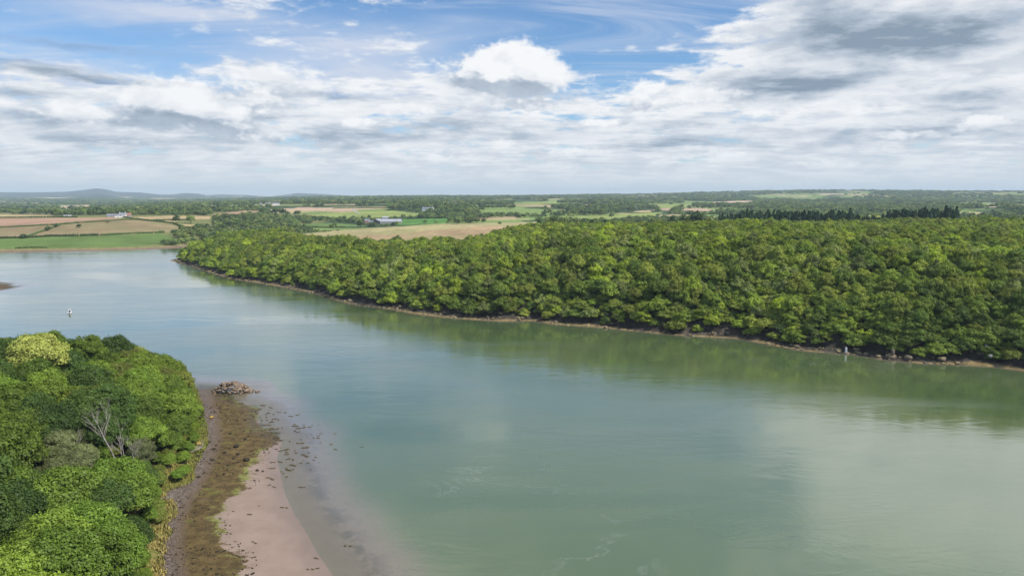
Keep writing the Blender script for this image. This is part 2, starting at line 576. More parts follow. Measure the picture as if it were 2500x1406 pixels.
    def density(v, b=None):
        az, el, x, y, z = angles(v)
        p = plane(x, y, z, 0.11)
        wob = nt.noise(p, 1.7, 4, 0.6, col=True, dim='2D')
        wx, wy, wz = nt.sep(wob)
        az2 = nt.math('MULTIPLY_ADD', nt.sub(wx, 0.5), 9.0, az)
        el2 = nt.math('MULTIPLY_ADD', nt.sub(wy, 0.5), 3.2, el)
        if b is None: b = blobs(az2, el2, DENS)
        # puffy noise in angle space for the heaps
        q = nt.xyz(nt.mul(az, 0.1), nt.mul(el, 0.16), 0.0)
        puff = nt.noise(q, 3.4, 7, 0.60, dim='2D')
        pz = nt.math('ABSOLUTE', nt.sub(nt.noise(q, 6.0, 2, 0.5, dim='2D'), 0.5))
        az3 = nt.math('MULTIPLY_ADD', nt.sub(wx, 0.5), 2.0, az)
        el3 = nt.math('MULTIPLY_ADD', nt.sub(wy, 0.5), 0.8, el)
        hb = blobs(az3, el3, HEAP)
        hd = nt.add(nt.mul(nt.sub(hb, 0.42), 2.0), nt.mul(nt.sub(puff, 0.5), 2.4), nt.mul(nt.sub(0.08, pz), 2.0))
        n1 = nt.noise(p, 2.2, 9, 0.56, 0.25, dim='2D')
        px_ = nt.vmath('MULTIPLY', p, (1.0, 1.5, 1.0))
        n2 = nt.noise(px_, 5.5, 6, 0.62, dim='2D')
        n = nt.math('MULTIPLY_ADD', n2, 0.35, n1)
        base = nt.ramp(el2, 3.0, 11.5, 0.62, 0.02)
        n3 = nt.noise(nt.xyz(nt.mul(az, 0.11), nt.mul(el, 0.36), 0.0), 3.0, 7, 0.60, dim='2D')
        sd = nt.add(nt.mul(nt.sub(n, 0.675), 1.9), nt.mul(nt.sub(n3, 0.5), 1.5), base, nt.mul(b, 0.70))
        return sd, hd, az2, el2, az, el, p, n1, n2, puff, b

    sd, hd, az2, el2, az, el, p, n1, n2, puff, b0 = density(d)
    sh = nt.vmath('NORMALIZE', nt.vmath('ADD', d, (0.016, 0.0, 0.026)))
    sd_s, hd_s = density(sh, b0)[:2]
    cover = nt.ramp(sd, -0.15, 0.50)
    heap = nt.ramp(hd, -0.22, 0.72)
    # thin high veil
    vp = nt.vmath('MULTIPLY', p, (0.5, 2.0, 1.0))
    vn = nt.noise(vp, 1.3, 8, 0.62, 0.9, dim='2D')
    veil = nt.mul(blobs(az2, el2, VEIL), nt.ramp(vn, 0.30, 0.62, 0.40, 1.1))
    veil = nt.math('MAXIMUM', veil, nt.ramp(vn, 0.40, 0.72, 0.0, 0.55))
    veil = nt.math('MINIMUM', nt.mul(veil, 1.0), 0.94)
    lit = nt.ramp(nt.sub(sd, sd_s), -0.35, 0.40, 0.0, 1.0, 'LINEAR')
    hlit = nt.ramp(nt.sub(hd, hd_s), -0.55, 0.65, 0.0, 1.0, 'LINEAR')
    dark = blobs(nt.add(nt.mul(az2, 0.6), nt.mul(az, 0.4)), nt.add(nt.mul(el2, 0.5), nt.mul(el, 0.5)), DARK)
    dark = nt.mul(dark, nt.ramp(n2, 0.28, 0.66, 0.60, 1.15))
    sp = nt.vmath('MULTIPLY', p, (0.8, 2.0, 1.0))
    streak = nt.ramp(nt.noise(sp, 2.4, 7, 0.62, 0.3, dim='2D'), 0.36, 0.68)
    low = nt.ramp(el, 1.0, 10.0, 1.0, 0.0)
    g1 = nt.math('MULTIPLY_ADD', dark, 0.70, nt.mul(nt.sub(1.0, lit), 0.30))
    g1 = nt.math('MULTIPLY_ADD', nt.mul(streak, low), 0.17, g1)
    g1 = nt.math('MULTIPLY_ADD', nt.sub(n1, 0.5), 0.35, nt.add(g1, 0.06))
    g2 = nt.math('MULTIPLY_ADD', dark, 0.40, nt.mul(nt.sub(1.0, hlit), 0.50))
    g2 = nt.math('MULTIPLY_ADD', nt.sub(0.5, puff), 0.75, nt.add(g2, 0.06))

    def tone(g):
        cr = nt.n.new('ShaderNodeValToRGB')
        nt.put(cr.inputs[0], g)
        e = cr.color_ramp.elements
        e[0].position = 0.03; e[0].color = (0.90, 0.91, 0.925, 1)
        e[1].position = 1.0; e[1].color = (0.24, 0.31, 0.40, 1)
        m = e.new(0.30); m.color = (0.69, 0.725, 0.78, 1)
        m = e.new(0.60); m.color = (0.44, 0.51, 0.60, 1)
        return cr.outputs[0]
    S = 0.1
    skyc = nt.mix(1.0, sky.outputs[0], (SKYMUL[0], SKYMUL[1], SKYMUL[2], 1.0), 'MULTIPLY')
    veilc = nt.mix(nt.ramp(dark, 0.1, 0.8), (5.9, 6.5, 7.8, 1.0), (2.7, 3.4, 5.0, 1.0))
    c = nt.mix(nt.math('MAXIMUM', veil, nt.mul(dark, 0.75)), skyc, veilc)
    c = nt.mix(cover, c, nt.vmath('SCALE', tone(g1), s=nt.ramp(el, 17.0, 22.0, 1.0 / S, 1.25 / S)))  # unseen clouds above the frame brightened to strengthen their reflection in the water
    c = nt.mix(heap, c, nt.vmath('SCALE', tone(g2), s=1.0 / S))
    c = nt.mix(nt.ramp(el, -0.5, 4.5, 0.85, 0.0, 'SMOOTHSTEP'), c, (7.3, 7.7, 8.1, 1.0))
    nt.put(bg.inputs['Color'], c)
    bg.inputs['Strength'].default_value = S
    w.cycles.sampling_method = 'MANUAL'
    w.cycles.sample_map_resolution = 512


SKYMUL = (0.80, 1.06, 1.26)
build_world()

# ------------------------------------------------------------------ air
def build_haze():
    b = MB(); b.box(-22500, 22500, -22500, 22500, -6.5, 300)
    m, nt, out = material('haze_air')
    v = nt.n.new('ShaderNodeVolumePrincipled')
    v.inputs['Color'].default_value = (0.71, 0.885, 1.0, 1)
    v.inputs['Density'].default_value = 6.5e-5
    v.inputs['Density Attribute'].default_value = ''
    v.inputs['Anisotropy'].default_value = 0.0
    nt.l.new(v.outputs[0], out.inputs['Volume'])
    o = b.build('haze', m)
    tag(o, kind='stuff', label='thin blue summer haze over the estuary and the far hills', cat='haze')
build_haze()

# ------------------------------------------------------------------ fields: photo outlines dropped on the land
FIELDS = [
    ('green', [(-160, 584), (0, 583), (120, 578), (240, 575), (386, 569), (425, 580), (437, 593), (300, 602), (100, 606), (-160, 608)]),
    ('brown', [(66, 580), (100, 565), (146, 550), (240, 541), (308, 537), (336, 537), (400, 545), (445, 556), (420, 565), (386, 569), (246, 575), (120, 578)]),
    ('brown2', [(-160, 566), (0, 557), (140, 549), (100, 565), (62, 580), (0, 583), (-160, 584)]),
    ('pink', [(-160, 537), (0, 533), (188, 532), (280, 531), (308, 536), (140, 549), (0, 556), (-160, 565)]),
    ('straw', [(-160, 526), (0, 524), (123, 525), (154, 530), (0, 532), (-160, 535)]),
    ('tan', [(302, 531), (420, 527), (515, 528), (512, 535), (476, 537), (364, 539), (322, 536)]),
    ('tan', [(370, 540), (437, 538), (430, 542), (414, 544)]),
    ('tan', [(437, 549), (476, 548), (473, 553), (448, 553)]),
    ('pink', [(512, 522), (574, 517), (641, 517), (633, 522), (546, 528)]),
    ('barley', [(737, 571), (830, 563), (922, 556), (1104, 546), (1300, 542), (1360, 541), (1330, 548), (1180, 551), (1050, 563), (850, 578), (790, 583)]),
    ('stubble', [(850, 578), (1050, 563), (1180, 551), (1330, 548), (1270, 556), (1225, 575), (1160, 610), (1000, 608), (840, 600), (790, 583)]),
    ('green', [(720, 551), (760, 546), (824, 545), (900, 552), (780, 556)]),
    ('bright', [(985, 535), (1096, 533), (1090, 543), (1000, 549), (960, 549)]),
    ('pasture', [(751, 525), (860, 516), (956, 514), (1026, 521), (1014, 527), (880, 533), (796, 531)]),
    ('straw', [(813, 506), (956, 504), (950, 508), (813, 509)]),
    ('pasture', [(1357, 532), (1424, 527), (1620, 518), (1600, 528), (1508, 538), (1420, 538)]),
    ('straw', [(1550, 516), (1589, 513), (1589, 518), (1545, 519)]),
    ('pasture', [(1236, 498), (1368, 490), (1360, 497), (1300, 500)]),
    ('pasture', [(1570, 501), (1690, 499), (1690, 507), (1619, 509)]),
    ('straw', [(1425, 500), (1500, 497), (1500, 503), (1430, 504)]),
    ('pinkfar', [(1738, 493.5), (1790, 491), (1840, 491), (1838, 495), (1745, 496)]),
    ('pasture', [(1906, 482), (1954, 479), (1958, 482), (1910, 484)]),
    ('pasture', [(2304, 500), (2357, 498), (2362, 503), (2310, 503)]),
    ('pasture', [(2395, 500), (2440, 499), (2440, 503), (2400, 504)]),
    ('pasture', [(2460, 501), (2530, 499), (2530, 505), (2465, 506)]),
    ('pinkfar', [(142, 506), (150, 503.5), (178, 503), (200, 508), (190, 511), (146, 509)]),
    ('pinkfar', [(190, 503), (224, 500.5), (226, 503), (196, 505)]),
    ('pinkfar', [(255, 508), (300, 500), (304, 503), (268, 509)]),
    ('straw', [(410, 513), (530, 505), (560, 506), (470, 513)]),
    ('pasture', [(540, 505), (640, 502), (650, 505), (560, 508)]),
    ('straw', [(1079, 499), (1120, 496), (1118, 500), (1082, 502)]),
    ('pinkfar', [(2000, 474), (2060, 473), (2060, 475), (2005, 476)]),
]
FIELD_COL = {
    'green': (0.115, 0.175, 0.045), 'bright': (0.09, 0.21, 0.04), 'pasture': (0.24, 0.285, 0.08), 'brown': (0.26, 0.20, 0.105), 'brown2': (0.27, 0.205, 0.11),
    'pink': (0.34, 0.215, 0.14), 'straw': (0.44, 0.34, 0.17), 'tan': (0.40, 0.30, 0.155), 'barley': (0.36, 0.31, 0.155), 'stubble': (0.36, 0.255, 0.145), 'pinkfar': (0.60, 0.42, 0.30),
}
FIELD_W = []
for kind, px in FIELDS:
    p = []
    for i in range(len(px)):
        a, b = px[i], px[(i + 1) % len(px)]
        for t in np.linspace(0, 1, 6)[:-1]:
            p.append((a[0] + (b[0] - a[0]) * t, a[1] + (b[1] - a[1]) * t))
    p = np.array(p)
    FIELD_W.append((kind, ray_hit(p[:, 0], p[:, 1], 560.0 if kind in ('barley', 'stubble') else 760.0)[:, :2]))


def field_material(kind):
    c = FIELD_COL[kind]
    m, nt, out = material('field_' + kind)
    p = nt.pos()
    n = nt.noise(p, 0.012, 6, 0.6)
    n2 = nt.noise(nt.vmath('MULTIPLY', p, (0.5, 0.06, 1)), 0.25, 4, 0.6)
    k = nt.add(nt.ramp(n, 0.3, 0.7, 0.78, 1.15), nt.ramp(n2, 0.3, 0.7, -0.08, 0.08))
    col = nt.vmath('SCALE', (c[0], c[1], c[2]), s=k)
    other = {'brown': (0.17, 0.18, 0.07), 'brown2': (0.19, 0.17, 0.08), 'stubble': (0.25, 0.25, 0.11), 'barley': (0.27, 0.27, 0.11)}.get(kind)
    if other:
        col = nt.mix(nt.ramp(nt.noise(p, 0.02, 5, 0.65), 0.46, 0.66, 0, 0.7), col, other)
    principled(nt, out, col, 0.95, spec=0.1)
    return m
FIELD_MAT = {k: field_material(k) for k in FIELD_COL}


# ------------------------------------------------------------------ ground, beach, water: one polar sheet cut by zone
def build_ground():
    az = np.concatenate([np.arange(-180, -46, 2.0), np.arange(-46, -16, 0.085), np.arange(-16, 46, 0.115), np.arange(46, 180.01, 2.0)])
    rr = [12.0]
    while rr[-1] < 21000:
        r = rr[-1]
        k = 0.03 if r < 90 else 0.0042 if r < 420 else 0.0060 if r < 1500 else 0.012 if r < 6000 else 0.03
        rr.append(r * (1 + k))
    rr = np.array(rr)
    A, Rr = np.meshgrid(np.radians(az), rr)
    X, Y = Rr * np.sin(A), Rr * np.cos(A)
    nr, na = X.shape
    x, y = X.ravel(), Y.ravel()
    z, df, dn, dw = terrain(x, y)
    V = np.stack([x, y, z], -1)
    i, j = np.meshgrid(np.arange(nr - 1), np.arange(na - 1), indexing='ij')
    q = (i * na + j).ravel()
    F = np.stack([q, q + 1, q + na + 1, q + na], -1)
    fc = V[F].mean(1)
    wet = (np.minimum.reduce([z[F[:, k]] for k in range(4)]) < 0.3) & (df[F[:, 0]] < 12) & (dn[F[:, 0]] < 14)
    zone = np.zeros(len(F), np.int32)
    land = df[F[:, 0]] > 2
    for k, (kind, poly) in enumerate(FIELD_W):
        bb = (fc[:, 0] > poly[:, 0].min()) & (fc[:, 0] < poly[:, 0].max()) & (fc[:, 1] > poly[:, 1].min()) & (fc[:, 1] < poly[:, 1].max()) & land
        ids = np.nonzero(bb)[0]
        ids = ids[in_poly(fc[ids], poly)]
        zone[ids] = k + 1
    near = (dn[F[:, 0]] > -60) & (np.hypot(fc[:, 0], fc[:, 1]) < 400) & (df[F[:, 0]] < -25)
    zone[near & (zone == 0)] = 1000

    def sub(mask):
        f = F[mask]
        u, inv = np.unique(f.ravel(), return_inverse=True)
        return u, inv.reshape(f.shape)

    # general ground colour
    u, f = sub(zone == 0)
    gx, gy = x[u], y[u]
    D = np.hypot(gx, gy)
    n = fbm(gx / 160, gy / 160, 71)
    cell = _hash2(np.floor(gx / 170 + 2 * fbm(gx / 300, gy / 300, 5)), np.floor(gy / 240 + 2 * fbm(gx / 300, gy / 300, 6)), 3)
    colr = np.zeros((len(u), 4), np.float32); colr[:, 3] = 1
    pas = np.array([0.17, 0.235, 0.065]); strw = np.array([0.36, 0.29, 0.15]); wood = np.array([0.045, 0.075, 0.025]); pink = np.array([0.42, 0.30, 0.20])
    c = np.where((cell < 0.50)[:, None], pas, np.where((cell < 0.62)[:, None], strw, np.where((cell < 0.68)[:, None], pink, wood)))
    c = c * (0.75 + 0.5 * n)[:, None]
    floor_c = np.array([0.060, 0.080, 0.022])
    c = np.where((D < 1000)[:, None] & (gx > -560)[:, None], floor_c, c)
    # left pasture shore and grass edges
    lp = (D > 870) & (D < 1900) & (gx < -420)
    c = np.where(lp[:, None], np.array([0.16, 0.17, 0.06]) * (0.75 + 0.5 * n)[:, None], c)
    # shores of the far side
    dfu, zu = df[u], z[u]
    mud = np.array([0.20, 0.135, 0.095]); rock = np.array([0.050, 0.043, 0.035]); weed = np.array([0.22, 0.165, 0.075])
    sh_l = (D > 860) & (gx < -330) & (dfu < 27)
    c = np.where(sh_l[:, None], np.where((dfu < 20)[:, None], mud, np.array([0.24, 0.21, 0.09])), c)
    rn = fbm(gx / 4, gy / 4, 81)
    sh_r = (D < 905) & (dfu < 13) & (gx > -420)
    c = np.where(sh_r[:, None], rock * (0.35 + 1.7 * rn ** 1.5)[:, None], c)
    wl = sh_r & (dfu < -1.6 + 6.0 * fbm(gx / 22, gy / 22, 83))
    c = np.where(wl[:, None], weed * (0.6 + 0.8 * rn)[:, None], c)
    c = np.where((zu < -0.05)[:, None], np.array([0.12, 0.10, 0.06]), c)
    sp = (np.hypot(gx - SPIT_C[0], gy - SPIT_C[1]) < 90) & (zu > -0.3)
    c = np.where(sp[:, None], np.array([0.10, 0.07, 0.04]) * (0.6 + 0.9 * rn)[:, None], c)
    colr[:, :3] = c
    m, nt, out = material('ground')
    p = nt.pos()
    nz = nt.noise(p, 0.35, 6, 0.65)
    col = nt.vmath('SCALE', nt.attr('base', 'Color'), s=nt.ramp(nz, 0.25, 0.75, 0.6, 1.4))
    principled(nt, out, col, 0.95, nt.bump(nz, 0.5, 0.6), spec=0.1)
    me = np_mesh('ground', V[u], f, [m], True)
    add_attr(me, 'base', colr, 'POINT', 'FLOAT_COLOR')
    tag(link('ground', me), kind='structure')

    for k, (kind, poly) in enumerate(FIELD_W):
        mk = zone == k + 1
        if not mk.any():
            print('FIELD empty', k, kind); continue
        u, f = sub(mk)
        tag(link('field', np_mesh('field', V[u], f, [FIELD_MAT[kind]], True)), kind='structure')

    # beach
    u, f = sub(zone == 1000)
    P = V[u][:, :2]
    s1, s2, s3 = -sdf(P, E1), -sdf(P, E2), -sdf(P, E3)
    me = np_mesh('beach', V[u], f, [beach_material()], True)
    add_attr(me, 's1', s1); add_attr(me, 's2', s2); add_attr(me, 's3', s3); add_attr(me, 'sw', dn[u])
    tag(link('beach', me), kind='structure')

    # water
    u, f = sub(wet)
    Vw = V[u].copy()
    dep = np.maximum(-Vw[:, 2], -0.5)
    Vw[:, 2] = 0.0
    me = np_mesh('water', Vw, f, [water_material()], True)
    add_attr(me, 'depth', dep)
    tag(link('water', me), kind='structure')


def beach_material():
    m, nt, out = material('beach')
    p = nt.pos()
    s1, s2, s3, sw = (nt.attr(k) for k in ('s1', 's2', 's3', 'sw'))
    z = nt.sep(p)[2]
    big = nt.noise(p, 0.16, 5, 0.6)
    mid = nt.noise(p, 0.55, 6, 0.65)
    fine = nt.noise(p, 2.6, 6, 0.7)
    wob = nt.math('MULTIPLY_ADD', nt.sub(big, 0.5), 4.5, nt.mul(nt.sub(mid, 0.5), 3.2))
    pebc = nt.voro(p, 3.2, 'F1', 'Color')
    pebv = nt.sep(pebc)[0]
    sand = nt.mix(nt.ramp(big, 0.3, 0.7), (0.238, 0.176, 0.138), (0.285, 0.215, 0.172))
    sand = nt.mix(nt.ramp(fine, 0.35, 0.7, 0, 0.35), sand, (0.30, 0.215, 0.165))
    gravel = nt.mix(nt.ramp(pebv, 0.1, 0.9), (0.085, 0.064, 0.050), (0.25, 0.20, 0.165))
    gravel = nt.mix(nt.ramp(mid, 0.4, 0.65, 0, 0.6), gravel, (0.125, 0.092, 0.062))
    weed = nt.mix(nt.ramp(mid, 0.34, 0.66), (0.095, 0.064, 0.024), (0.205, 0.142, 0.052))
    weed = nt.mix(nt.ramp(nt.noise(p, 1.1, 7, 0.8), 0.48, 0.62, 0, 0.90), weed, (0.030, 0.022, 0.011))
    weed = nt.mix(nt.ramp(nt.noise(p, 0.30, 4, 0.7), 0.60, 0.72, 0, 0.55), weed, (0.20, 0.14, 0.10))
    weed = nt.mix(nt.ramp(nt.noise(nt.vmath('ADD', p, (31, 7, 0)), 0.11, 5, 0.65), 0.57, 0.68, 0, 0.8), weed, nt.mix(fine, (0.10, 0.12, 0.02), (0.22, 0.24, 0.045)))
    purple = nt.mix(nt.ramp(fine, 0.35, 0.65), (0.11, 0.078, 0.052), (0.20, 0.145, 0.10))
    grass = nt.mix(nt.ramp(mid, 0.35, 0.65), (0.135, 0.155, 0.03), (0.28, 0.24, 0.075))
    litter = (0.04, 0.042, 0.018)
    # weed belt between path and sand
    b = nt.math('MULTIPLY_ADD', wob, 0.45, s2)
    col = nt.mix(nt.ramp(b, -0.9, 0.8), gravel, purple)
    col = nt.mix(nt.ramp(b, 0.6, 2.6), col, weed)
    c = nt.math('MULTIPLY_ADD', wob, 1.35, s3)
    rag = nt.noise(nt.vmath('MULTIPLY', p, (0.8, 1.3, 1)), 0.9, 5, 0.7)
    c2 = nt.add(nt.mul(nt.sub(fine, 0.5), 1.6), nt.mul(nt.sub(rag, 0.5), 6.5), c)
    algae = nt.mix(nt.ramp(fine, 0.35, 0.65), (0.15, 0.17, 0.035), (0.30, 0.30, 0.09))
    edge = nt.mul(nt.ramp(c2, -2.2, -0.6), nt.ramp(nt.noise(nt.vmath('ADD', p, (5, 17, 0)), 0.13, 3, 0.6), 0.46, 0.60))
    col = nt.mix(edge, col, algae)
    # loose weed patches scattered over the sand and the shallows
    patch = nt.ramp(nt.noise(nt.vmath('MULTIPLY', p, (0.62, 1.25, 1)), 0.9, 5, 0.62), 0.60, 0.66)
    lim = nt.mul(nt.ramp(c, 0.5, 9.0, 1.0, 0.0), nt.ramp(nt.sep(p)[1], 150, 185))
    sandp = nt.mix(nt.mul(patch, lim), sand, (0.075, 0.058, 0.028))
    # sunken beds
    bed = nt.ramp(nt.noise(nt.vmath('ADD', p, (3, 55, 0)), 0.17, 6, 0.66), 0.44, 0.55)
    bed = nt.mul(bed, nt.mul(nt.ramp(sw, -4.0, -8.0), nt.ramp(sw, -22.0, -17.0)))
    bed = nt.mul(bed, nt.ramp(nt.sep(p)[1], 205, 180))
    sandp = nt.mix(nt.mul(bed, 0.95), sandp, (0.020, 0.036, 0.018))
    col = nt.mix(nt.ramp(c2, -0.35, 0.35), col, sandp)
    # wet sand near the water
    col = nt.mix(nt.mul(nt.ramp(z, 0.32, 0.0), 0.55), col, nt.vmath('MULTIPLY', col, (0.62, 0.60, 0.60)))
    # grass rim and the floor of the wood
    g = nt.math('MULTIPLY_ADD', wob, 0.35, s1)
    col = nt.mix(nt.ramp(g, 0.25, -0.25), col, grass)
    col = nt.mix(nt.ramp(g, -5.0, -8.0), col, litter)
    h = nt.math('MULTIPLY_ADD', pebv, 0.35, fine)
    rough = nt.ramp(z, 0.02, 0.40, 0.32, 0.95)
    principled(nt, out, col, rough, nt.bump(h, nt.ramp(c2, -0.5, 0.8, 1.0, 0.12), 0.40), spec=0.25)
    return m


def water_material():
    m, nt, out = material('water')
    p = nt.pos()
    dep = nt.attr('depth')
    # wind lanes: ruffled and calm water
    lane = nt.noise(nt.vmath('MULTIPLY', p, (0.005, 0.012, 1)), 1.0, 5, 0.6, 0.6)
    small = nt.noise(nt.vmath('MULTIPLY', p, (0.55, 0.9, 1)), 1.0, 3, 0.55)
    swell = nt.noise(nt.vmath('MULTIPLY', p, (0.045, 0.12, 1)), 1.0, 4, 0.6, 0.5)
    h = nt.math('MULTIPLY_ADD', swell, 1.5, nt.mul(small, nt.ramp(lane, 0.40, 0.62, 0.10, 0.32)))
    nrm = nt.bump(h, 0.40, 0.16)
    # body of the water: silty green, sand showing through where shallow
    murk = nt.noise(nt.vmath('MULTIPLY', p, (0.012, 0.016, 1)), 1.0, 5, 0.6, 0.8)
    body = nt.mix(nt.ramp(murk, 0.32, 0.68), (0.074, 0.116, 0.046), (0.106, 0.142, 0.058))
    rid = nt.math('ABSOLUTE', nt.sub(nt.noise(nt.vmath('MULTIPLY', p, (0.018, 0.04, 1)), 1.0, 5, 0.62, 1.6), 0.5))
    scum = nt.mul(nt.ramp(rid, 0.014, 0.0), nt.ramp(nt.noise(p, 0.011, 3, 0.6), 0.50, 0.62, 0.0, 0.25))
    body = nt.mix(scum, body, (0.30, 0.32, 0.27))
    body = nt.mix(nt.ramp(nt.attr('depth'), 0.0, 1.5, kind='SMOOTHERSTEP'), (0.255, 0.205, 0.145), body)
    dif = nt.n.new('ShaderNodeBsdfDiffuse'); nt.put(dif.inputs['Color'], body)
    tr = nt.n.new('ShaderNodeBsdfTransparent'); nt.put(tr.inputs['Color'], (0.86, 0.93, 0.88, 1))
    op = nt.math('SUBTRACT', 1.0, nt.math('POWER', 2.71828, nt.mul(nt.math('MAXIMUM', dep, 0.0), -2.2)))
    mx = nt.n.new('ShaderNodeMixShader')
    nt.put(mx.inputs[0], op); nt.l.new(tr.outputs[0], mx.inputs[1]); nt.l.new(dif.outputs[0], mx.inputs[2])
    gl = nt.n.new('ShaderNodeBsdfGlossy')
    nt.put(gl.inputs['Color'], (1, 1, 1, 1)); nt.put(gl.inputs['Roughness'], nt.ramp(lane, 0.38, 0.62, 0.07, 0.19)); nt.put(gl.inputs['Normal'], nrm)
    inc = nt.n.new('ShaderNodeNewGeometry').outputs['Incoming']
    c = nt.math('ABSOLUTE', nt.vmath('DOT_PRODUCT', inc, nrm))
    fr = nt.math('MULTIPLY_ADD', nt.math('POWER', nt.math('SUBTRACT', 1.0, nt.math('MINIMUM', c, 1.0)), 3.25), 0.94, 0.055)
    fr = nt.mul(fr, nt.ramp(dep, 0.0, 0.35, 0.25, 1.0))
    m2 = nt.n.new('ShaderNodeMixShader')
    nt.put(m2.inputs[0], fr); nt.l.new(mx.outputs[0], m2.inputs[1]); nt.l.new(gl.outputs[0], m2.inputs[2])
    nt.l.new(m2.outputs[0], out.inputs['Surface'])
    return m


build_ground()


# distant mountains on the left, beyond the plain
def build_hills():
    prof = [(-500, 476), (-300, 472), (-150, 476), (0, 474), (84, 474.5), (168, 473), (210, 469), (246, 464.5), (269, 467), (294, 473), (350, 474.5), (400, 479.5), (430, 479),
            (460, 475.5), (490, 477), (512, 481), (549, 478.5), (574, 480), (602, 480), (644, 483), (660, 484), (695, 480.5), (732, 475.5), (796, 478), (852, 481.5), (908, 484), (960, 488), (1060, 492)]
    px = np.linspace(-500, 1060, 500)
    yy = np.interp(px, [p[0] for p in prof], [p[1] for p in prof])
    ds = np.concatenate([np.linspace(8500, 17000, 40), np.linspace(17400, 20500, 8)])
    V = np.zeros((len(ds), len(px), 3))
    for k, D in enumerate(ds):
        az = np.arctan2((px - CX) / F_PX, 1)
        d = ray_dir(px, yy)
        top = CAM_H + d[:, 2] / np.hypot(d[:, 0], d[:, 1]) * 17000 + 38
        t = np.clip((D - 8500) / 8500, 0, 1)
        nz = fbm(px / 40.0, D / 900.0 + 0 * px, 91) - 0.5
        low = 12.0
        prof_t = t ** 1.5
        z = low + (top - low) * prof_t + nz * 60 * (t * (1 - t) * 4) * np.clip((top - 20) / 150, 0.25, 1)
        if D > 17000: z = top - (D - 17000) * 0.06
        if k == 0: z = z * 0 - 2
        V[k, :, 0] = np.sin(az) * D; V[k, :, 1] = np.cos(az) * D; V[k, :, 2] = z
    n, mm = V.shape[:2]
    i, j = np.meshgrid(np.arange(n - 1), np.arange(mm - 1), indexing='ij')
    q = (i * mm + j).ravel()
    F = np.stack([q, q + 1, q + mm + 1, q + mm], -1)
    m, nt, out = material('hills')
    p = nt.pos()
    v = nt.voro(nt.vmath('MULTIPLY', p, (1, 0.5, 1)), 0.0034, 'F1', 'Color')
    vr = nt.sep(v)[0]
    zz = nt.sep(p)[2]
    n1 = nt.noise(p, 0.003, 5, 0.6)
    low = nt.mix(nt.ramp(vr, 0.90, 0.93), nt.mix(nt.ramp(n1, 0.4, 0.6), (0.035, 0.055, 0.03), (0.07, 0.095, 0.045)), (0.55, 0.42, 0.29))
    top = nt.mix(nt.ramp(n1, 0.35, 0.65), (0.040, 0.046, 0.045), (0.065, 0.068, 0.062))
    principled(nt, out, nt.mix(nt.ramp(zz, 45, 100), low, top), 1.0, spec=0.0)
    tag(link('hills', np_mesh('hills', V.reshape(-1, 3), F, [m], True)), kind='structure')
build_hills()
# ------------------------------------------------------------------ foliage
def leaf_material(name, c1, c2, trans=0.28, spread=0.55):
    g = 1.78 if 'far' in name else 1.55 if 'conifer' in name else 1.34
    if 'far' not in name: spread *= 0.75
    c1 = (c1[0] * g * 0.95, c1[1] * g * 0.97, c1[2] * g * (0.85 if 'far' in name else 1.05)); c2 = (c2[0] * g * 0.95, c2[1] * g * 0.97, c2[2] * g * (0.85 if 'far' in name else 1.05))
    m, nt, out = material(name)
    oi = nt.n.new('ShaderNodeObjectInfo')
    lv = nt.attr('leafv')
    rnd = oi.outputs['Random']
    loc = oi.outputs['Location']
    patch = nt.noise(loc, 0.012, 3, 0.6)
    f = nt.math('MULTIPLY_ADD', nt.sub(patch, 0.5), 1.5, rnd)
    col = nt.mix(nt.ramp(f, 0.0, 1.0, kind='LINEAR'), c1, c2)
    k = nt.math('MULTIPLY_ADD', lv, spread, 1.0 - spread / 2)
    rb = nt.math('FRACT', nt.mul(rnd, 17.31))
    k = nt.mul(k, nt.ramp(rb, 0, 1, 0.72, 1.26, 'LINEAR'))
    k = nt.mul(k, nt.ramp(nt.noise(loc, 0.022, 3, 0.6), 0.32, 0.68, 0.80, 1.16))
    k = nt.mul(k, nt.ramp(nt.noise(nt.pos(), 0.35, 3, 0.6), 0.3, 0.7, 0.78, 1.22))
    col = nt.vmath('SCALE', col, s=k)
    d = nt.n.new('ShaderNodeBsdfDiffuse'); nt.put(d.inputs['Color'], col)
    t = nt.n.new('ShaderNodeBsdfTranslucent'); nt.put(t.inputs['Color'], nt.vmath('MULTIPLY', col, (1.25, 1.15, 0.6)))
    g = nt.n.new('ShaderNodeBsdfGlossy'); nt.put(g.inputs['Color'], (1, 1, 1, 1)); nt.put(g.inputs['Roughness'], 0.55)
    a = nt.n.new('ShaderNodeMixShader'); nt.put(a.inputs[0], trans)
    nt.l.new(d.outputs[0], a.inputs[1]); nt.l.new(t.outputs[0], a.inputs[2])
    b = nt.n.new('ShaderNodeMixShader'); nt.put(b.inputs[0], 0.015)
    nt.l.new(a.outputs[0], b.inputs[1]); nt.l.new(g.outputs[0], b.inputs[2])
    nt.l.new(b.outputs[0], out.inputs['Surface'])
    return m


LEAF = {
    'lime': leaf_material('leaf_lime', (0.110, 0.175, 0.020), (0.152, 0.212, 0.026)),
    'green': leaf_material('leaf_green', (0.096, 0.150, 0.018), (0.150, 0.205, 0.022)),
    'dark': leaf_material('leaf_dark', (0.050, 0.090, 0.016), (0.080, 0.125, 0.020)),
    'olive': leaf_material('leaf_olive', (0.125, 0.155, 0.026), (0.185, 0.205, 0.036)),
    'grey': leaf_material('leaf_grey', (0.125, 0.145, 0.050), (0.165, 0.185, 0.070)),
    'yellow': leaf_material('leaf_yellow', (0.25, 0.27, 0.055), (0.27, 0.29, 0.06), 0.2, 0.9),
    'conifer': leaf_material('leaf_conifer', (0.018, 0.042, 0.018), (0.030, 0.058, 0.022), 0.1),
    'hedge': leaf_material('leaf_hedge', (0.042, 0.070, 0.018), (0.062, 0.092, 0.022), 0.15),
}
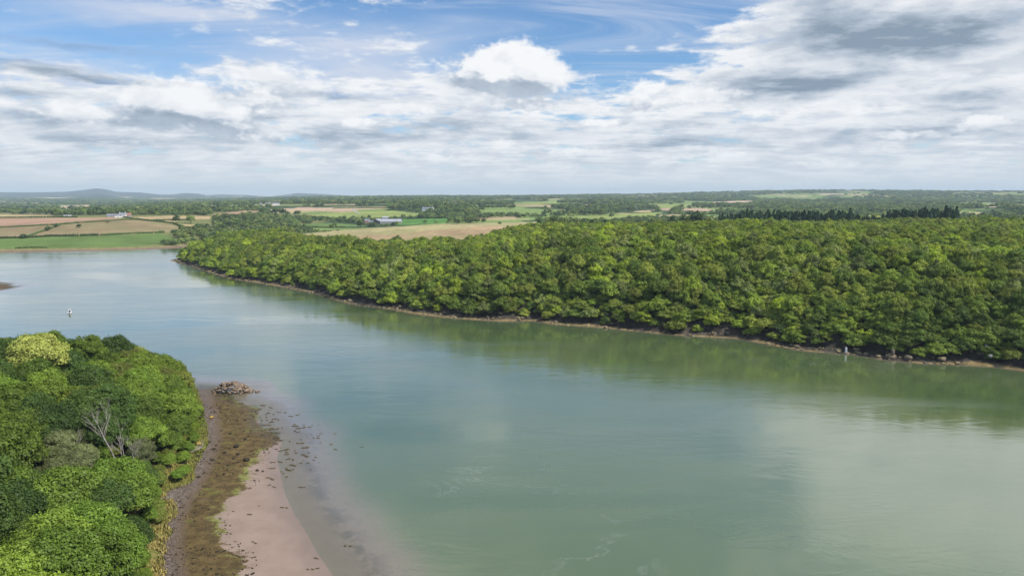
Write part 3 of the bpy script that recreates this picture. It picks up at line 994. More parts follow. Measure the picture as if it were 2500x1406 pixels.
# oakwood on the far bank
for k, (a, b) in {'lime': ((0.155, 0.205, 0.022), (0.205, 0.250, 0.026)), 'green': ((0.105, 0.150, 0.022), (0.150, 0.195, 0.028)), 'dark': ((0.072, 0.112, 0.020), (0.105, 0.145, 0.024)),
                  'olive': ((0.130, 0.160, 0.028), (0.175, 0.200, 0.036)), 'grey': ((0.120, 0.150, 0.045), (0.155, 0.180, 0.058))}.items():
    LEAF['far_' + k] = leaf_material('leaf_far_' + k, a, b)
BARK = plain('bark', (0.085, 0.070, 0.052), 0.9, 0.4, 3.0)
BLEACHED = plain('bleached_wood', (0.36, 0.325, 0.285), 0.85, 0.3, 4.0)

_ico = None
def ico(sub):
    bm = bmesh.new()
    bmesh.ops.create_icosphere(bm, subdivisions=sub, radius=1.0)
    V = np.array([v.co for v in bm.verts]); F = np.array([[v.index for v in f.verts] for f in bm.faces])
    bm.free()
    return V, F
ICO1, ICO2 = ico(1), ico(2)


def quads(P, N, size, r, aspect=0.75):
    """leaf sprays: one quad per point, facing roughly N"""
    n = len(P)
    N = N / (np.linalg.norm(N, axis=1, keepdims=True) + 1e-9)
    a = r.normal(size=(n, 3))
    u = np.cross(N, a); u /= np.linalg.norm(u, axis=1, keepdims=True) + 1e-9
    w = np.cross(N, u)
    s = size * r.uniform(0.6, 1.35, n)[:, None]
    bend = N * (s * r.uniform(-0.25, 0.25, n)[:, None])
    A = P + u * s; B = P + w * s * aspect + bend; C = P - u * s; D = P - w * s * aspect + bend
    V = np.stack([A, B, C, D], 1).reshape(-1, 3)
    F = np.arange(4 * n).reshape(n, 4)
    return V, F


def make_crown(seed, Rr, H, nl, nleaf, leaf, flat=0.75, base=0.18):
    """lobed crown: R radius, H total height of the tree (origin at ground)"""
    r = np.random.default_rng(seed)
    lobes = []
    cz = H * (base + (1 - base) * 0.45)
    for k in range(nl):
        for _ in range(30):
            th = r.uniform(0, 2 * math.pi); ph = math.asin(r.uniform(-0.35, 1.0))
            d = np.array([math.cos(ph) * math.cos(th), math.cos(ph) * math.sin(th), math.sin(ph)])
            rad = r.uniform(0.22, 0.42) * Rr
            c = d * np.array([Rr - rad, Rr - rad, (H * (1 - base)) * 0.55 - rad * 0.8]) * r.uniform(0.75, 1.05) + np.array([0, 0, cz])
            if all(np.linalg.norm(c - l[0]) > 0.62 * (rad + l[1]) * 0.8 for l in lobes): break
        lobes.append((c, rad))
    lobes.append((np.array([0, 0, cz + 0.1 * H]), 0.55 * Rr))
    LC = np.array([l[0] for l in lobes]); LR = np.array([l[1] for l in lobes])
    w = LR ** 2; w = w / w.sum()
    which = r.choice(len(lobes), nleaf * 2, p=w)
    d = r.normal(size=(nleaf * 2, 3)); d /= np.linalg.norm(d, axis=1, keepdims=True)
    d[:, 2] = np.where(d[:, 2] < -0.35, -d[:, 2] * 0.5, d[:, 2])
    bump = 1 + 0.16 * np.sin(d[:, 0] * 6 + which) * np.sin(d[:, 1] * 7 + 2 * which) + r.normal(size=len(d)) * (0.07 if nleaf < 3000 else 0.12)
    P = LC[which] + d * (LR[which] * bump)[:, None] * np.array([1, 1, flat])
    q = (P[:, None, :] - LC[None]) / np.array([1, 1, flat])
    inside = (np.linalg.norm(q, axis=2) < LR[None] * (0.82 if nleaf < 3000 else 0.74)).any(1)
    keep = np.nonzero(~inside & (P[:, 2] > H * base * 0.55))[0][:nleaf]
    P, N = P[keep], d[keep]
    N = N * 1.0 + r.normal(size=N.shape) * 0.45 + np.array([0, 0, 0.35])
    V1, F1 = quads(P, N, leaf, r)
    # loose sprays outside the lobes break the outline
    ne = len(P) // 9
    ids = r.choice(len(P), ne)
    Pe = P[ids] + d[keep][ids] * r.uniform(0.25, 0.9, ne)[:, None] * leaf * 2.2
    V2, F2 = quads(Pe, r.normal(size=(ne, 3)) + np.array([0, 0, 0.4]), leaf * 0.8, r)
    Vs, Fs, vals = [V1, V2], [F1, F2 + len(V1)], [r.uniform(0, 1, len(F1)), r.uniform(0, 1, len(F2))]
    b = len(V1) + len(V2)
    tri = []
    iv, jf = ICO1 if nleaf < 3000 else ICO2
    for c, rad in lobes:
        kc = 0.80 if nleaf < 3000 else 0.70
        v = iv * rad * np.array([kc, kc, kc * flat]) * (1 + 0.08 * r.normal(size=(len(iv), 1))) + c
        Vs.append(v); tri.append(jf + b); b += len(v)
    V = np.concatenate(Vs); Fq = np.concatenate(Fs); Ft = np.concatenate(tri)
    val = np.concatenate(vals + [np.full(len(Ft), 0.5)])
    return V, Fq, Ft, val, LC, LR


def crown_mesh(name, data, mat):
    me = np_mesh(name, data[0], [data[1], data[2]], [mat])
    add_attr(me, 'leafv', data[3], 'FACE')
    return me


def trunk_mesh(data, Rr, H, name='trunk'):
    r = random.Random(int(H * 100))
    b = MB()
    t0 = 0.035 * H
    top = H * 0.45
    b.tube([(0, 0, -1.5), (0.05, 0, 0.3), (0.1, 0.1, top * 0.5), (0.0, 0.15, top), (0.1, 0.1, H * 0.68)], [t0 * 1.5, t0 * 1.1, t0 * 0.85, t0 * 0.65, t0 * 0.25], 7)
    for c in data[4][:9]:
        z0 = top * r.uniform(0.55, 1.0)
        m = (c[0] * 0.45, c[1] * 0.45, z0 + (c[2] - z0) * 0.35)
        b.tube([(0.05, 0.1, z0), m, tuple(c)], [t0 * 0.5, t0 * 0.34, t0 * 0.10], 5)
    return b.mesh(name, BARK, True)


# prototypes: (crown data, trunk) at unit size classes
FAR_SHAPES = [(make_crown(100 + k, 5.0 + 0.5 * (k % 3), 8.4 + (k % 4) * 0.5, 12 + k, 1700, 0.37, 0.72, 0.06), 5.0 + 0.5 * (k % 3), 8.4 + (k % 4) * 0.5) for k in range(6)]
NEAR_SHAPES = [(make_crown(200 + k, 5.6 + 0.5 * (k % 3), 12.0 + (k % 4) * 0.9, 22 + 3 * k, 15000, 0.20, 0.80), 5.6 + 0.5 * (k % 3), 12.0 + (k % 4) * 0.9) for k in range(6)]
SMALL_SHAPES = [(make_crown(300 + k, 5.0, 9.5, 7 + k, 170, 1.15, 0.8, 0.05), 5.0, 9.5) for k in range(3)]
FAR_TINTS = ['far_green', 'far_lime', 'far_olive', 'far_dark', 'far_grey']
FAR_CROWN = {(k, t): crown_mesh('crown', FAR_SHAPES[k][0], LEAF[t]) for k in range(6) for t in FAR_TINTS}
FAR_TRUNK = [trunk_mesh(*FAR_SHAPES[k]) for k in range(6)]
NEAR_TINTS = ['lime', 'green', 'dark', 'olive', 'grey', 'yellow']
NEAR_CROWN = {}
NEAR_TRUNK = [trunk_mesh(*NEAR_SHAPES[k]) for k in range(6)]


def near_crown(k, t):
    if (k, t) not in NEAR_CROWN:
        NEAR_CROWN[(k, t)] = crown_mesh('crown', NEAR_SHAPES[k][0], LEAF[t])
    return NEAR_CROWN[(k, t)]


def tree(name, crown, trunk, loc, s, rz, hz=1.0):
    o = empty(name, loc, rz)
    o.scale = (s, s, s * hz)
    link('crown', crown, o)
    link('trunk', trunk, o)
    return o


# ------------------------------------------------------------------ scatter = one stuff object
def scatter(name, P, rot, scl, var, sources, label, cat):
    me = bpy.data.meshes.new(name)
    me.vertices.add(len(P)); me.vertices.foreach_set('co', np.asarray(P, np.float32).ravel())
    add_attr(me, 'rot', rot); add_attr(me, 'scl', scl, 'POINT', 'FLOAT_VECTOR'); add_attr(me, 'var', var, 'POINT', 'INT')
    me.update()
    o = link(name, me)
    ng = bpy.data.node_groups.new(name + '_nodes', 'GeometryNodeTree')
    ng.interface.new_socket('Geometry', in_out='INPUT', socket_type='NodeSocketGeometry')
    ng.interface.new_socket('Geometry', in_out='OUTPUT', socket_type='NodeSocketGeometry')
    N, L = ng.nodes, ng.links
    gi, go = N.new('NodeGroupInput'), N.new('NodeGroupOutput')
    iop = N.new('GeometryNodeInstanceOnPoints')
    jn = N.new('GeometryNodeJoinGeometry')
    for s in sources:
        oi = N.new('GeometryNodeObjectInfo'); oi.inputs['Object'].default_value = s; oi.inputs['As Instance'].default_value = True
        L.new(oi.outputs['Geometry'], jn.inputs[0])

    def na(nm, ty):
        n = N.new('GeometryNodeInputNamedAttribute'); n.data_type = ty; n.inputs['Name'].default_value = nm
        return n.outputs[0]
    L.new(gi.outputs[0], iop.inputs['Points']); L.new(jn.outputs[0], iop.inputs['Instance'])
    iop.inputs['Pick Instance'].default_value = True
    L.new(na('var', 'INT'), iop.inputs['Instance Index'])
    cx = N.new('ShaderNodeCombineXYZ'); L.new(na('rot', 'FLOAT'), cx.inputs[2])
    er = N.new('FunctionNodeEulerToRotation'); L.new(cx.outputs[0], er.inputs[0])
    L.new(er.outputs[0], iop.inputs['Rotation']); L.new(na('scl', 'FLOAT_VECTOR'), iop.inputs['Scale'])
    L.new(iop.outputs[0], go.inputs[0])
    md = o.modifiers.new('scatter', 'NODES'); md.node_group = ng
    return tag(o, label, cat, kind='stuff')


def jitter_grid(x0, x1, y0, y1, s):
    xs = np.arange(x0, x1, s); ys = np.arange(y0, y1, s * 0.87)
    X, Y = np.meshgrid(xs, ys)
    X = X + (np.arange(len(ys)) % 2)[:, None] * s / 2
    X = X + rng.uniform(-0.32, 0.32, X.shape) * s; Y = Y + rng.uniform(-0.32, 0.32, Y.shape) * s
    return np.stack([X.ravel(), Y.ravel()], -1)


# ------------------------------------------------------------------ the oakwood on the far bank
WOOD_EDGE = [(400, 900), (480, 905), (560, 900), (640, 880), (700, 840), (740, 690), (800, 660), (900, 612), (1000, 596), (1080, 584), (1130, 552), (1165, 536), (1195, 575), (1230, 660), (1290, 770), (1400, 850),
             (1500, 860), (1580, 800), (1700, 730), (1760, 700), (1900, 730), (2050, 800), (2200, 850), (2340, 860), (2500, 880), (2800, 880), (3300, 800)]
_ea = np.array([math.atan2((p[0] - CX) / F_PX, 1) for p in WOOD_EDGE]); _ed = np.array([p[1] for p in WOOD_EDGE], float)


def far_wood():
    G = jitter_grid(-620, 760, 120, 920, 5.3)
    D = np.hypot(G[:, 0], G[:, 1]); az = np.arctan2(G[:, 0], G[:, 1])
    G = G[(D < np.interp(az, _ea, _ed)) & (az > R(-29.0)) & (az < R(47))]
    G2 = jitter_grid(-420, 760, 120, 760, 3.6)
    d2 = sdf(G2, FAR_LAND)
    G2 = G2[(d2 > 2) & (d2 < 48)]
    a2 = np.arctan2(G2[:, 0], G2[:, 1]); G2 = G2[(a2 > R(-29)) & (a2 < R(47)) & (np.hypot(G2[:, 0], G2[:, 1]) < 790)]
    n1 = len(G); G = np.concatenate([G, G2])
    low = np.arange(len(G)) >= n1
    z, df, dn, dw = terrain(G[:, 0], G[:, 1])
    shelf = 3.0 + 6.0 * fbm(G[:, 0] / 60.0, G[:, 1] / 60.0, 21)
    ok = df > np.where(low, shelf + 1.2, shelf * 0.85)
    G, z, df, low = G[ok], z[ok], df[ok], low[ok]
    n = len(G)
    P = np.stack([G[:, 0], G[:, 1], z - 0.3 - np.where(low, 0.7, 1.4 * (df < 13))], -1)
    # kinds of tree grow in drifts
    t1 = fbm(G[:, 0] / 70, G[:, 1] / 70, 111); t2 = rng.uniform(0, 1, n)
    q = 0.55 * t2 + 0.45 * np.clip((t1 - 0.25) * 2, 0, 1)
    q = q * np.interp(G[:, 0], [-200, 0], [0.78, 1.0])
    q = q + 0.10 * sstep(60, 160, df) * (G[:, 0] > 0)
    tint = np.digitize(q, [0.36, 0.60, 0.78, 0.86])          # green lime olive dark grey
    tint = np.array([3, 0, 2, 1, 4])[tint]
    tint = np.array([0, 0, 2, 3, 4, 1])[np.where(tint == 1, 5, tint)]
    shape = rng.integers(0, 6, n)
    s = rng.uniform(0.54, 1.04, n) * (0.82 + 0.36 * fbm(G[:, 0] / 40, G[:, 1] / 40, 113))
    s = np.where(low, rng.uniform(0.36, 0.62, n), s)
    hz = rng.uniform(0.85, 1.15, n) * np.where(df < 14, 0.95, np.where(df < 70, 1.25, 1.0))
    # drowned in the gully and lower at the headland tip
    s = s * np.where((G[:, 0] < -330), 0.90, 1.0)
    rot = rng.uniform(0, 6.28, n)
    sx, sy = project(P + np.array([0, 0, 6.0]))
    D = np.linalg.norm(P - np.array([0, 0, CAM_H]), axis=1)
    inf = (sx > -10) & (sx < 2510) & (sy < 1420)
    order = np.argsort(np.where(inf & ~low, D, 1e9))
    ind = order[:N_FAR]
    mask = np.zeros(n, bool); mask[ind] = True
    return P, rot, s, hz, tint, shape, mask, df, sx


N_FAR = 185
far_P, far_rot, far_s, far_hz, far_t, far_k, far_m, far_df, far_sx = far_wood()
print('far wood', len(far_P))
WORDS = {'green': 'mid green', 'lime': 'bright yellow-green', 'olive': 'olive green', 'dark': 'dark green', 'grey': 'grey-green', 'yellow': 'pale yellow'}
far_srcs = {}
far_objs = []
for i in np.nonzero(far_m)[0]:
    t = FAR_TINTS[far_t[i]]
    o = tree('oak_tree', FAR_CROWN[(far_k[i], t)], FAR_TRUNK[far_k[i]], tuple(far_P[i]), float(far_s[i]), float(far_rot[i]), float(far_hz[i]))
    far_objs.append((o, i, t.split('_')[1]))
# the rest of the wood: one mass, instanced from crowns of the standing trees
pool = {}
for o, i, t in far_objs:
    pool.setdefault((int(far_k[i]), FAR_TINTS[far_t[i]]), [c for c in o.children if c.name.startswith('crown')][0])
keys = sorted(pool)
rest = np.nonzero(~far_m)[0]
kv = {}
for n_, k_ in enumerate(keys): kv.setdefault(k_[1], []).append(n_)
# Join Geometry keeps link order reversed; any pick inside one tint is fine, so store the tint's own list index
var = np.array([kv[FAR_TINTS[far_t[i]]][i % len(kv[FAR_TINTS[far_t[i]]])] if FAR_TINTS[far_t[i]] in kv else 0 for i in rest])
scatter('woodland', far_P[rest], far_rot[rest], np.stack([far_s[rest], far_s[rest], far_s[rest] * far_hz[rest]], -1), var, [pool[k] for k in keys],
        'closed oak woodland canopy covering the slope of the far bank behind its front trees', 'woodland')
# ------------------------------------------------------------------ labels for the far front trees
_zone_w = [(1000, 'far left beneath the stubble field'), (1350, 'left of the dark gully'), (1700, 'between the gully and the narrow pale shore'), (1980, 'where the shore turns dark and rocky'),
           (2150, 'around the white beacon'), (2370, 'above the dark rock ledge'), (9999, 'above the pale sand strip at right edge')]
for o, i, t in far_objs:
    zone = next(w for lim, w in _zone_w if far_sx[i] < lim)
    row = 'shoreline row' if far_df[i] < 15 else 'second row' if far_df[i] < 26 else 'upper slope'
    tag(o, f'{WORDS[t]} oak, far bank {row}, {zone}', 'tree', 'oaks along the front of the far wooded bank')

# ------------------------------------------------------------------ near bank wood
DEAD = [ray_hit(286, 1148, 90)[0], ray_hit(306, 1160, 90)[0], ray_hit(330, 1172, 90)[0]]


def near_wood():
    G = jitter_grid(-360, -40, 20, 300, 7.3)
    z, df, dn, dw = terrain(G[:, 0], G[:, 1])
    ok = dw > 3.0
    G, z, dw = G[ok], z[ok], dw[ok]
    n = len(G)
    R0 = 5.8
    s = np.clip((dw - 1.2) / R0, 0.30, 1.0) * rng.uniform(0.82, 1.18, n)
    P = np.stack([G[:, 0], G[:, 1], z - 0.2], -1)
    top = P + np.stack([np.zeros(n), np.zeros(n), 8.5 * s], -1)
    sx, sy = project(top)
    # thin scrub round the dead trees
    scrub = ((sx - 200) / 175) ** 2 + ((sy - 1095) / 75) ** 2 < 1
    dd = np.min([np.hypot(G[:, 0] - d[0], G[:, 1] - d[1]) for d in DEAD], axis=0)
    keep = dd > 3.0
    for d in DEAD:   # nothing tall right in front of the bare trunks
        v = np.array([d[0], d[1]]); L = np.hypot(*v); v = v / L
        along = G @ v; off = np.abs(G @ np.array([v[1], -v[0]]))
        front = (off < 4.2) & (along < L) & (along > L - 14)
        s = np.where(front, np.minimum(s, 0.36), s)
    s = np.where(scrub, np.minimum(s, rng.uniform(0.5, 0.68, n)), s)
    tint = np.full(n, 1)
    u = rng.uniform(0, 1, n); nz = fbm(G[:, 0] / 22, G[:, 1] / 22, 201)
    q = 0.6 * u + 0.4 * np.clip((nz - 0.3) * 2.5, 0, 1)
    names = np.array(['green'] * n, dtype=object)
    names[q < 0.30] = 'dark'
    names[q > 0.62] = 'olive'
    upper = (sy < 1000) & (sx < 260)
    names[upper & (q < 0.45)] = 'dark'
    edge = (dw < 16) & (sy > 930)
    names[edge & (u > 0.25)] = 'lime'
    names[(sy > 1180) & (sx > 80) & (u > 0.2)] = 'lime'
    names[(sy > 1150) & (sx < 100) & (u > 0.5)] = 'green'
    names[scrub & (u < 0.75)] = 'grey'
    hero = np.argmin((sx - 95) ** 2 + (sy - 890) ** 2)
    names[hero] = 'yellow'; s[hero] = 1.22; P[hero, 2] += 1.0
    hd = np.hypot(G[:, 0] - G[hero, 0], G[:, 1] - G[hero, 1])
    nb = (hd < 20) & (np.hypot(G[:, 0], G[:, 1]) < np.hypot(*G[hero]) + 3) & (hd > 0.1)
    s = np.where(nb, np.minimum(s, 0.44), s)
    print('hero', sx[hero], sy[hero])
    # low bushes fill the gaps along the edge and round the dead trees
    G2 = jitter_grid(-130, -45, 95, 240, 4.2)
    z2, _, _, d2 = terrain(G2[:, 0], G2[:, 1])
    x2, y2 = project(np.stack([G2[:, 0], G2[:, 1], z2 + 2], -1))
    dd2 = np.min([np.hypot(G2[:, 0] - d[0], G2[:, 1] - d[1]) for d in DEAD], axis=0)
    k2 = (d2 > 1.2) & ((d2 < 4.5) & (rng.uniform(size=len(G2)) < np.where(y2 > 1210, 0.25, 0.7)) | (dd2 < 13) & (d2 < 16)) & (dd2 > 1.2)
    G2, z2, d2, x2, y2 = G2[k2], z2[k2], d2[k2], x2[k2], y2[k2]
    s2 = rng.uniform(0.24, 0.36, len(G2))
    nm2 = np.where(rng.uniform(size=len(G2)) < 0.6, 'lime', np.where(rng.uniform(size=len(G2)) < 0.5, 'green', 'olive')).astype(object)
    P2 = np.stack([G2[:, 0], G2[:, 1], z2 - 0.4], -1)
    cat = lambda a, b: np.concatenate([a[keep], b])
    return cat(P, P2), cat(s, s2), cat(names, nm2), cat(dw, d2), cat(sx, x2), cat(sy, y2)


nP, nS, nT, nDw, nX, nY = near_wood()
vis = (nX > -25) & (nX < 520) & (nY < 1470)
print('near trees', len(nP), 'in view', vis.sum())
place_n = {}
near_src = []
order = np.argsort(-nY)
ORD = ['nearest', 'second nearest', 'third nearest', 'fourth nearest', 'fifth nearest', 'sixth nearest', 'seventh nearest', 'eighth nearest', 'ninth nearest', 'tenth nearest', 'eleventh nearest', 'twelfth nearest']


def near_place(x, y, dw):
    if y < 905: return 'on the crest of the near wood' if x > 60 else 'on the crest at left frame edge'
    if dw < 9 and y < 1010: return 'above the seaweed beach by the wooded point'
    if dw < 9 and y < 1185: return 'over the driftwood on the beach edge'
    if dw < 9: return 'over the dry tussock grass by the path'
    if y < 1010: return 'below the pale yellow tree' if x < 220 else 'in the dense crowns above the point'
    if y < 1175: return 'beside the bleached dead trees' if x > 130 else 'at left edge level with the dead trees'
    if y < 1300: return 'in the wood below the dead trees' if x > 150 else 'low at left frame edge'
    return 'in the bottom left corner' if x < 170 else 'at the bottom frame edge'


for i in order:
    if not vis[i]: continue
    k = int(rng.integers(0, 6)); t = nT[i]
    o = tree('broadleaf_tree' if nS[i] > 0.55 else 'shrub', near_crown(k, t), NEAR_TRUNK[k], tuple(nP[i]), float(nS[i]), float(rng.uniform(0, 6.28)), float(rng.uniform(0.88, 1.1)))
    size = 'small' if nS[i] < 0.55 else 'medium' if nS[i] < 0.85 else 'broad'
    noun = 'bush' if nS[i] < 0.55 else 'tree'
    key = (size, t, near_place(nX[i], nY[i], nDw[i]))
    c = place_n.get(key, 0); place_n[key] = c + 1
    if t == 'yellow':
        lab = 'pale yellow flowering broad tree on the crest of near wood'
    else:
        lab = f'{ORD[c] if c < 12 else "further"} {size} {"bright green" if t == "lime" else WORDS[t]} {noun} {key[2]}'
    tag(o, lab, 'tree' if noun == 'tree' else 'bush', 'trees of the near wood' if noun == 'tree' else 'bushes along the edge of the near wood')
    if nS[i] > 0.8 and t in ('green', 'dark', 'olive') and len(near_src) < 5: near_src.append([c_ for c_ in o.children if c_.name.startswith('crown')][0])
off = np.nonzero(~vis)[0]
scatter('woodland', nP[off], rng.uniform(0, 6.28, len(off)), np.repeat(nS[off][:, None], 3, 1), rng.integers(0, len(near_src), len(off)), near_src,
        'rest of the near bank wood running on past the left of the picture', 'woodland')


def dead_tree(name, base, H, seed, lab, cat='dead tree', group=None, lean=0.1, lying=False, r0=0.22):
    r = random.Random(seed)
    parts = {'trunk': MB(), 'branch': MB()}

    def grow(p, d, L, rad, depth):
        n = 4
        pts = [Vector(p)]; rads = [rad]
        dd = Vector(d)
        for k in range(n):
            dd = (dd + Vector((r.uniform(-1, 1), r.uniform(-1, 1), r.uniform(-0.5, 0.9))) * 0.22).normalized()
            pts.append(pts[-1] + dd * L / n); rads.append(rad * (1 - 0.62 * (k + 1) / n))
        (parts['trunk'] if depth == 0 else parts['branch']).tube(pts, rads, 6)
        if depth >= 3: return
        for k in range(7 if depth == 0 else 4):
            t = r.uniform(0.35, 1.0); j = min(int(t * n), n - 1)
            q = pts[j].lerp(pts[j + 1], t * n - j)
            a = r.uniform(0, 6.28)
            nd = (dd * 0.9 + Vector((math.cos(a), math.sin(a), r.uniform(0.0, 0.8) if not lying else r.uniform(-0.2, 0.6))) * 0.65).normalized()
            grow(q, nd, L * r.uniform(0.38, 0.6), rads[j] * 0.62, depth + 1)
    o = empty(name, tuple(base))
    d = Vector((r.uniform(-1, 1) * lean, r.uniform(-1, 1) * lean, 1)) if not lying else Vector((r.uniform(0.6, 1), r.uniform(-0.6, 0.6), 0.12))
    grow((0, 0, -0.4 if not lying else 0.25), d.normalized(), H, r0, 0)
    parts['trunk'].build('trunk', BLEACHED, o, smooth=True)
    parts['branch'].build('branch', BLEACHED, o, smooth=True)
    return tag(o, lab, cat, group)


g = 'bleached dead trees in the near wood'
dead_tree('dead_tree', DEAD[0], 11.5, 3, 'tallest bleached dead tree with bare branches in near wood', group=g, r0=0.20)
dead_tree('dead_tree', DEAD[1], 9.5, 8, 'middle bare bleached dead tree beside the tallest one', group=g, r0=0.17)
dead_tree('dead_tree', DEAD[2], 8.0, 21, 'shortest bleached dead trunk, right of the two bare trees', group=g, r0=0.15)
for k, (x, y, h, lab) in enumerate([(10, 1180, 8, 'bleached bare snag poking out at left frame edge'), (395, 1090, 6, 'pale bare branch leaning out above the beach edge'), (200, 1120, 6, 'thin grey dead tree left of the tall bleached trees'),
                                    (22, 930, 7, 'grey leafless tree at left edge below yellow tree')]):
    dead_tree('dead_tree', ray_hit(x, y, 80)[0], h, 40 + k, lab, group=g, r0=0.16, lean=0.4)
for k, (x, y, h, lab) in enumerate([(463, 1106, 3.2, 'bleached driftwood trunk on the grass edge above the beach'), (377, 1222, 3.4, 'pale driftwood log at the top of the gravel path'), (430, 1088, 2.6, 'small bleached driftwood branch under the beach trees'),
                                    (372, 1246, 2.0, 'short pale driftwood stick on dry tussock grass')]):
    dead_tree('driftwood', ray_hit(x, y, 80)[0], h, 60 + k, lab, 'driftwood', 'driftwood along the top of the beach', lying=True, r0=0.2)


# ------------------------------------------------------------------ stones
def rock_data(seed, sub=2, cuts=9):
    r = np.random.default_rng(seed)
    V, F = ico(sub)
    V = V * np.array([1.0, r.uniform(0.65, 0.95), r.uniform(0.45, 0.75)])
    for _ in range(cuts):
        n = r.normal(size=3); n /= np.linalg.norm(n)
        h = r.uniform(0.42, 0.8)
        d = V @ n - h
        V = V - np.maximum(d, 0)[:, None] * n
    return V * (1 + r.normal(size=(len(V), 1)) * 0.02), F


def rock_mat(name, c1, c2, lich=None, amt=0.0):
    m, nt, out = material(name)
    p = nt.pos()
    n = nt.noise(p, 2.2, 6, 0.7)
    col = nt.mix(nt.ramp(n, 0.3, 0.7), c1, c2)
    if lich:
        nz = nt.sep(nt.n.new('ShaderNodeNewGeometry').outputs['Normal'])[2]
        f = nt.mul(nt.ramp(nt.noise(p, 1.1, 4, 0.6), 0.5 - amt, 0.62 - amt), nt.ramp(nz, 0.1, 0.7))
        col = nt.mix(f, col, lich)
    principled(nt, out, col, 0.85, nt.bump(n, 0.6, 0.08), spec=0.25)
    return m
RM = {
    'dark': rock_mat('stone_weed', (0.018, 0.015, 0.010), (0.050, 0.040, 0.022)),
    'brown': rock_mat('stone_brown', (0.12, 0.085, 0.06), (0.27, 0.20, 0.145), (0.34, 0.28, 0.20), -0.02),
    'yellow': rock_mat('stone_yellow', (0.05, 0.035, 0.02), (0.12, 0.08, 0.04), (0.36, 0.24, 0.06), 0.25),
    'shore': rock_mat('stone_shore', (0.060, 0.052, 0.044), (0.22, 0.18, 0.145), (0.36, 0.29, 0.12), 0.04),
    'pale': rock_mat('stone_pale', (0.13, 0.13, 0.13), (0.30, 0.30, 0.29)),
}
ROCKS = [rock_data(500 + k) for k in range(6)]


def rock_obj(name, k, mat, loc, s, rz, sz=1.0):
    me = np_mesh(name, ROCKS[k][0], ROCKS[k][1], [RM[mat]])
    o = link(name, me, None, loc)
    o.scale = (s, s, s * sz); o.rotation_euler = (0, 0, rz)
    return o


def c6(x, y): return (350 + x / 2.778, 900 + y / 2.778)


small = [(460, 265), (515, 270), (560, 320), (640, 345), (640, 375), (440, 440), (450, 500), (515, 490), (495, 520), (625, 530), (480, 545), (555, 570), (515, 640), (610, 610), (700, 625), (575, 655), (640, 635),
         (700, 710), (770, 690), (810, 695), (410, 710), (375, 735), (660, 660), (545, 715), (590, 440), (690, 480), (730, 560), (530, 420), (600, 300), (470, 620), (640, 580), (690, 350)]
for i, (x, y) in enumerate(small):
    w = ray_hit(*c6(x, y), 90)[0]
    s = random.uniform(0.32, 0.75)
    o = rock_obj('rock', i % 6, 'dark', (w[0], w[1], w[2] + 0.12 * s), s, random.uniform(0, 6), 0.8)
    zone = 'upper' if y < 400 else 'middle' if y < 590 else 'lower'
    side = 'path side' if x < 540 else 'seaward side'
    tag(o, f'small dark weed-covered rock on {zone} seaweed belt, {side}', 'rock', 'weed-covered rocks on the seaweed beach')
for (x, y, s, m, lab) in [(462, 335, 1.05, 'yellow', 'black boulder with bright yellow lichen top beside the path'), (385, 305, 0.8, 'yellow', 'small orange lichen boulder on grass by the upper trees'), (403, 283, 1.0, 'dark', 'dark boulder at the top of the path by the point'),
                         (372, 517, 0.95, 'yellow', 'orange lichen boulder on grass level with the driftwood'), (628, 530, 0.95, 'dark', 'largest dark rock in the middle of the seaweed belt'), (700, 622, 0.95, 'dark', 'large dark rock near the sandy edge of seaweed'),
                         (70, 965, 0.35, 'pale', 'small white stone on the tussock grass'), (370, 600, 0.9, 'dark', 'dark rock beside the driftwood trunk')]:
    w = ray_hit(*c6(x, y), 90)[0]
    tag(rock_obj('boulder', random.randrange(6), m, (w[0], w[1], w[2] + 0.25 * s), s, random.uniform(0, 6)), lab, 'boulder')

def beach_stones():
    r = np.random.default_rng(77)
    src = [o for o in bpy.data.objects if o.name.split('.')[0] == 'rock' and o.get('group') == 'weed-covered rocks on the seaweed beach'][:6]
    G = r.uniform([-125, 95], [-45, 246], (30000, 2))
    s2, s3, s1, dn = -sdf(G, E2), -sdf(G, E3), -sdf(G, E1), sdf(G, NEAR_LAND)
    n = fbm(G[:, 0] / 5, G[:, 1] / 5, 601)
    ok = (dn > 0) & (s1 > 0.3) & (s3 < 2.5) & (n > 0.50) & (r.uniform(size=len(G)) < np.where(s2 > 0, 0.5, 0.25))
    G = G[ok][:1500]
    z = terrain(G[:, 0], G[:, 1])[0]
    s = r.gamma(2.0, 0.07, len(G)).clip(0.06, 0.4)
    scatter('stones', np.stack([G[:, 0], G[:, 1], z + 0.02], -1), r.uniform(0, 6.28, len(G)), np.stack([s * 1.3, s, s * 0.7], -1), r.integers(0, len(src), len(G)), src,
            'small dark weedy stones littering the seaweed belt of the near beach', 'stones')
beach_stones()

